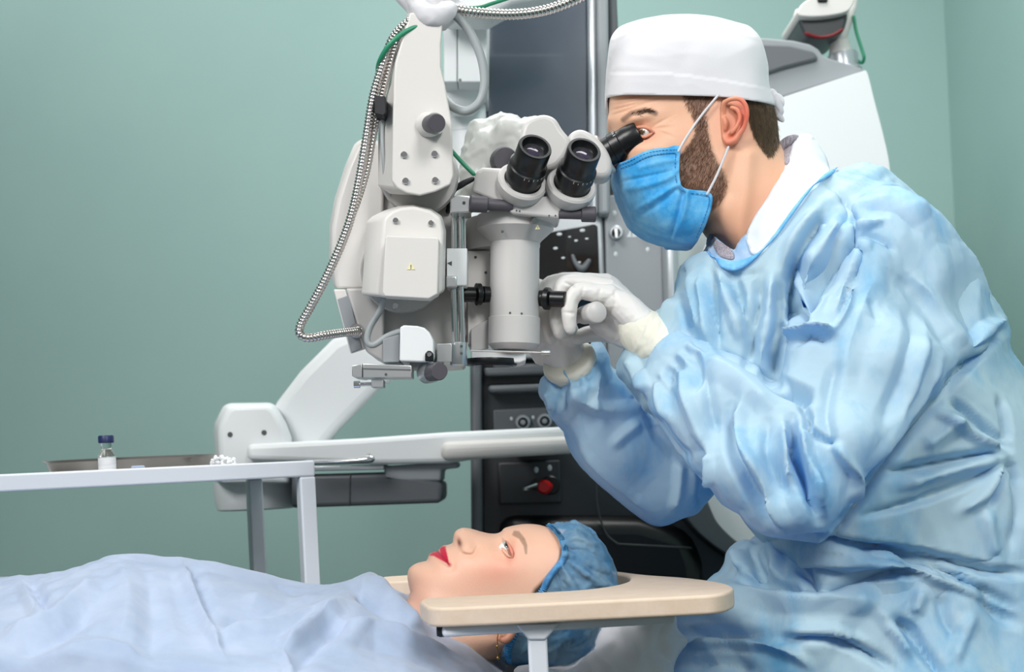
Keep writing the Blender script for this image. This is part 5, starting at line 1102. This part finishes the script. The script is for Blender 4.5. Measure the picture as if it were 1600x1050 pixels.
# ------------------------------------------------------------------ sheet over the patient
def xat(px, Y, Z): return ((px-800)*Y/F+(Z-ZC)*SR)/CR
crest = [(-160, 900), (-60, 903), (0, 904), (50, 899), (100, 892), (140, 880), (185, 867), (240, 870), (300, 876), (360, 888), (420, 903), (460, 914), (500, 916), (530, 910), (560, 900), (576, 897), (592, 906), (610, 921), (640, 939), (680, 962), (720, 990), (760, 1020), (790, 1048)]
cw = [P(x, y, YP) for x, y in crest]; cx_ = np.array([p.x for p in cw]); cz_ = np.array([p.z for p in cw])
cs = np.array(spline([(a, b) for a, b in zip(cx_, cz_)], 8)); NX, NY = 300, 190
X = np.linspace(cx_[0], cx_[-1], NX); Z0 = np.interp(X, cs[:, 0], cs[:, 1]); Yv = np.linspace(1.12, 1.842, NY)
XX, YY = np.meshgrid(X, Yv); ZZ0 = np.tile(Z0, (NY, 1))
base = np.convolve(np.pad(Z0, 40, 'edge'), np.ones(81)/81, 'valid')
t = (YY-YP)
near = np.clip(-t, 0, 1); far = np.clip(t, 0, 1)
flat = np.clip(near/.30, 0, 1); flat = flat*flat*(3-2*flat)
Zc = ZZ0*(1-flat)+np.tile(base, (NY, 1))*flat
ZZ = Zc-.30*near**1.55-.9*far**1.9-np.clip(far-.12, 0, 1)*1.6-np.clip(near-.36, 0, 1)*1.1
vs = [(float(XX[j, i]), float(YY[j, i]), float(ZZ[j, i])) for j in range(NY) for i in range(NX)]
fs = [(j*NX+i, j*NX+i+1, (j+1)*NX+i+1, (j+1)*NX+i) for j in range(NY-1) for i in range(NX-1)]
me = bpy.data.meshes.new('sheet'); me.from_pydata(vs, [], fs)
folds(me, [([(43, 899), (60, 930), (81, 967)], 9, -9, 'g'), ([(30, 905), (50, 945), (66, 975)], 9, 7, 'g'), ([(160, 905), (135, 924), (81, 967), (40, 985), (5, 1002)], 12, 10, 'g'), ([(150, 950), (90, 990), (20, 1020)], 14, -9, 'g'),
 ([(283, 876), (295, 910), (310, 942), (330, 990), (353, 1034)], 6, 7, 'g'), ([(300, 880), (312, 920), (330, 960)], 10, -6, 'g'), ([(262, 880), (280, 940), (310, 1000)], 14, -5, 'g'),
 ([(180, 880), (200, 930), (190, 1000)], 20, 7, 'g'), ([(230, 900), (240, 960), (235, 1030)], 18, -6, 'g'),
 ([(337, 998), (380, 985), (427, 980), (540, 940)], 9, 9, 'g'), ([(340, 975), (400, 960), (470, 935)], 12, -8, 'g'), ([(380, 930), (430, 945), (500, 930)], 12, 6, 'g'),
 ([(544, 910), (572, 930), (610, 962), (650, 992)], 8, -9, 'g'), ([(580, 905), (610, 940), (660, 980)], 9, 9, 'g'), ([(540, 942), (480, 985), (436, 1016)], 8, 10, 'g'), ([(560, 960), (500, 1000), (456, 1050)], 12, -9, 'g'),
 ([(500, 960), (560, 975), (585, 978), (650, 1000), (720, 1028)], 7, 8, 'g'), ([(540, 1000), (600, 1010), (680, 1040)], 10, -6, 'g'), ([(436, 1018), (448, 1035), (455, 1055)], 5, 6, 'g'), ([(90, 1020), (160, 1010), (220, 1030)], 12, 6, 'g'), ([(420, 905), (470, 925), (520, 925)], 7, -5, 'g')], 1.7)
tri_folds(me, .005, .09, [(1, .6, 0), (-.5, 1, 0)], 3); tri_folds(me, .0016, .03, [(1, -.4, .3), (.4, 1, 0)], 6, .5, 6)
dr = link('surgical_sheet', me, 'drape', None, 180); solidify(dr, .0012)
tag(dr, 'pale blue disposable sheet spread over the lying woman\'s body', 'sheet')

# ------------------------------------------------------------------ horseshoe wrist rest round the head
zb = P(800, 945, 1.40).z
WR = empty('wrist_rest', (P(860, 945, 1.45).x, 1.45, zb-.3), 'beige padded horseshoe wrist rest on a white metal frame around the woman\'s head', 'wrist rest')
outer = [(668, 1.42), (690, 1.405), (760, 1.40), (880, 1.40), (1000, 1.40), (1080, 1.40), (1120, 1.405), (1140, 1.43), (1146, 1.47), (1128, 1.53), (1075, 1.61), (1010, 1.68), (960, 1.76), (900, 1.84), (800, 1.87), (640, 1.86), (598, 1.85)]
inner = [(598, 1.77), (640, 1.768), (800, 1.768), (905, 1.768), (962, 1.73), (984, 1.66), (975, 1.585), (930, 1.535), (860, 1.52), (700, 1.52), (664, 1.515), (656, 1.48)]
ou = [tuple(p) for p in spline(outer, 5)]; inn = [tuple(p) for p in spline(inner, 5)]
poly = ou+inn; tk = .0195
def wpt(p, z): return Vector((xat(p[0], p[1], z), p[1], z))
q = MB(); n_ = len(poly); vs = [wpt(p, zb) for p in poly]+[wpt(p, zb)-Vector((0, 0, tk)) for p in poly]
q.add(vs, [tuple(range(n_)), tuple(range(2*n_-1, n_-1, -1))]+[(i, i+n_, (i+1) % n_+n_, (i+1) % n_) for i in range(n_)])
q.build('padded_board', 'vinyl', WR, bevel=.0062, seg=4)
zf = zb-tk-.0005
q = MB(); a0 = Vector((xat(690, 1.425, zf-.005), 1.425, zf-.0052)); a1 = Vector((xat(1052, 1.45, zf-.005), 1.45, zf-.0052))
dd_ = (a1-a0).normalized(); q.box((a0+a1)/2, ((a1-a0).length, .03, .0105), math.atan2(dd_.y, dd_.x)); q.build('support_bar', 'frame', WR, bevel=.004)
q = MB(); q.lathe(a0-dd_*.005, a0+dd_*.004, [(0, .005), (.4, .0062), (1, .0062)], 24); q.build('end_cap', 'rubber', WR)
pl_ = P(839, 990, 1.425); q = MB(); q.box(Vector((pl_.x, 1.425, (zf-.01+.45)/2)), (.0195, .015, zf-.01-.45)); q.build('post', 'frame', WR, bevel=.003)
q = MB(); loft_px(q, [([(806, 976), (874, 974), (852, 1000), (826, 1000)], 1.415), ([(806, 976), (874, 974), (852, 1000), (826, 1000)], 1.435)]); q.build('gusset', 'frame', WR, bevel=.002)
# white paper on the head cushion
wo = [tuple(p) for p in spline([(948, 964), (1000, 958), (1050, 956), (1058, 985), (1071, 1003), (1052, 1045), (1052, 1150), (830, 1150), (805, 1058), (830, 1040), (862, 1046), (890, 1044), (925, 1020), (934, 990)], 5, True)]
FW = Inflate(wo, 4); me = body_from(wo, lambda u, v: FW.h(u, v, .8, 70), ctrlY([(1000, 970, 1.62), (1060, 1000, 1.62), (850, 1060, 1.60), (950, 1100, 1.60)]), 4)
folds(me, [([(955, 975), (990, 1010), (1000, 1050)], 8, 6, 'g'), ([(1040, 965), (1030, 1000), (1045, 1040)], 8, -6, 'g'), ([(960, 1000), (940, 1020), (900, 1048)], 6, 7, 'g')]); crumple(me, .005, 22, 14)
tag(link('head_cushion_paper', me, 'towel', None, 180), 'crumpled white paper sheet under the woman\'s capped head', 'paper sheet')
# operating couch under the sheet (only its bulk below the sheet, hidden by it)
MBc = MB(); MBc.box((-.72, 1.63, .66), (1.2, .40, .06)); bc_ = MBc
CT = empty('operating_couch', (P(300, 1000, YP).x-.1, YP, 0), 'padded operating couch carrying the lying woman under the pale sheet', 'couch')
bc_.build('couch_pad', 'grey2', CT, bevel=.02)
MB().box((-.6, YP, .335), (.4, .3, .64)).build('pedestal', 'grey', CT, bevel=.02)
MB().box((-.6, YP, .02), (.9, .45, .04)).build('base', 'grey2', CT, bevel=.01)
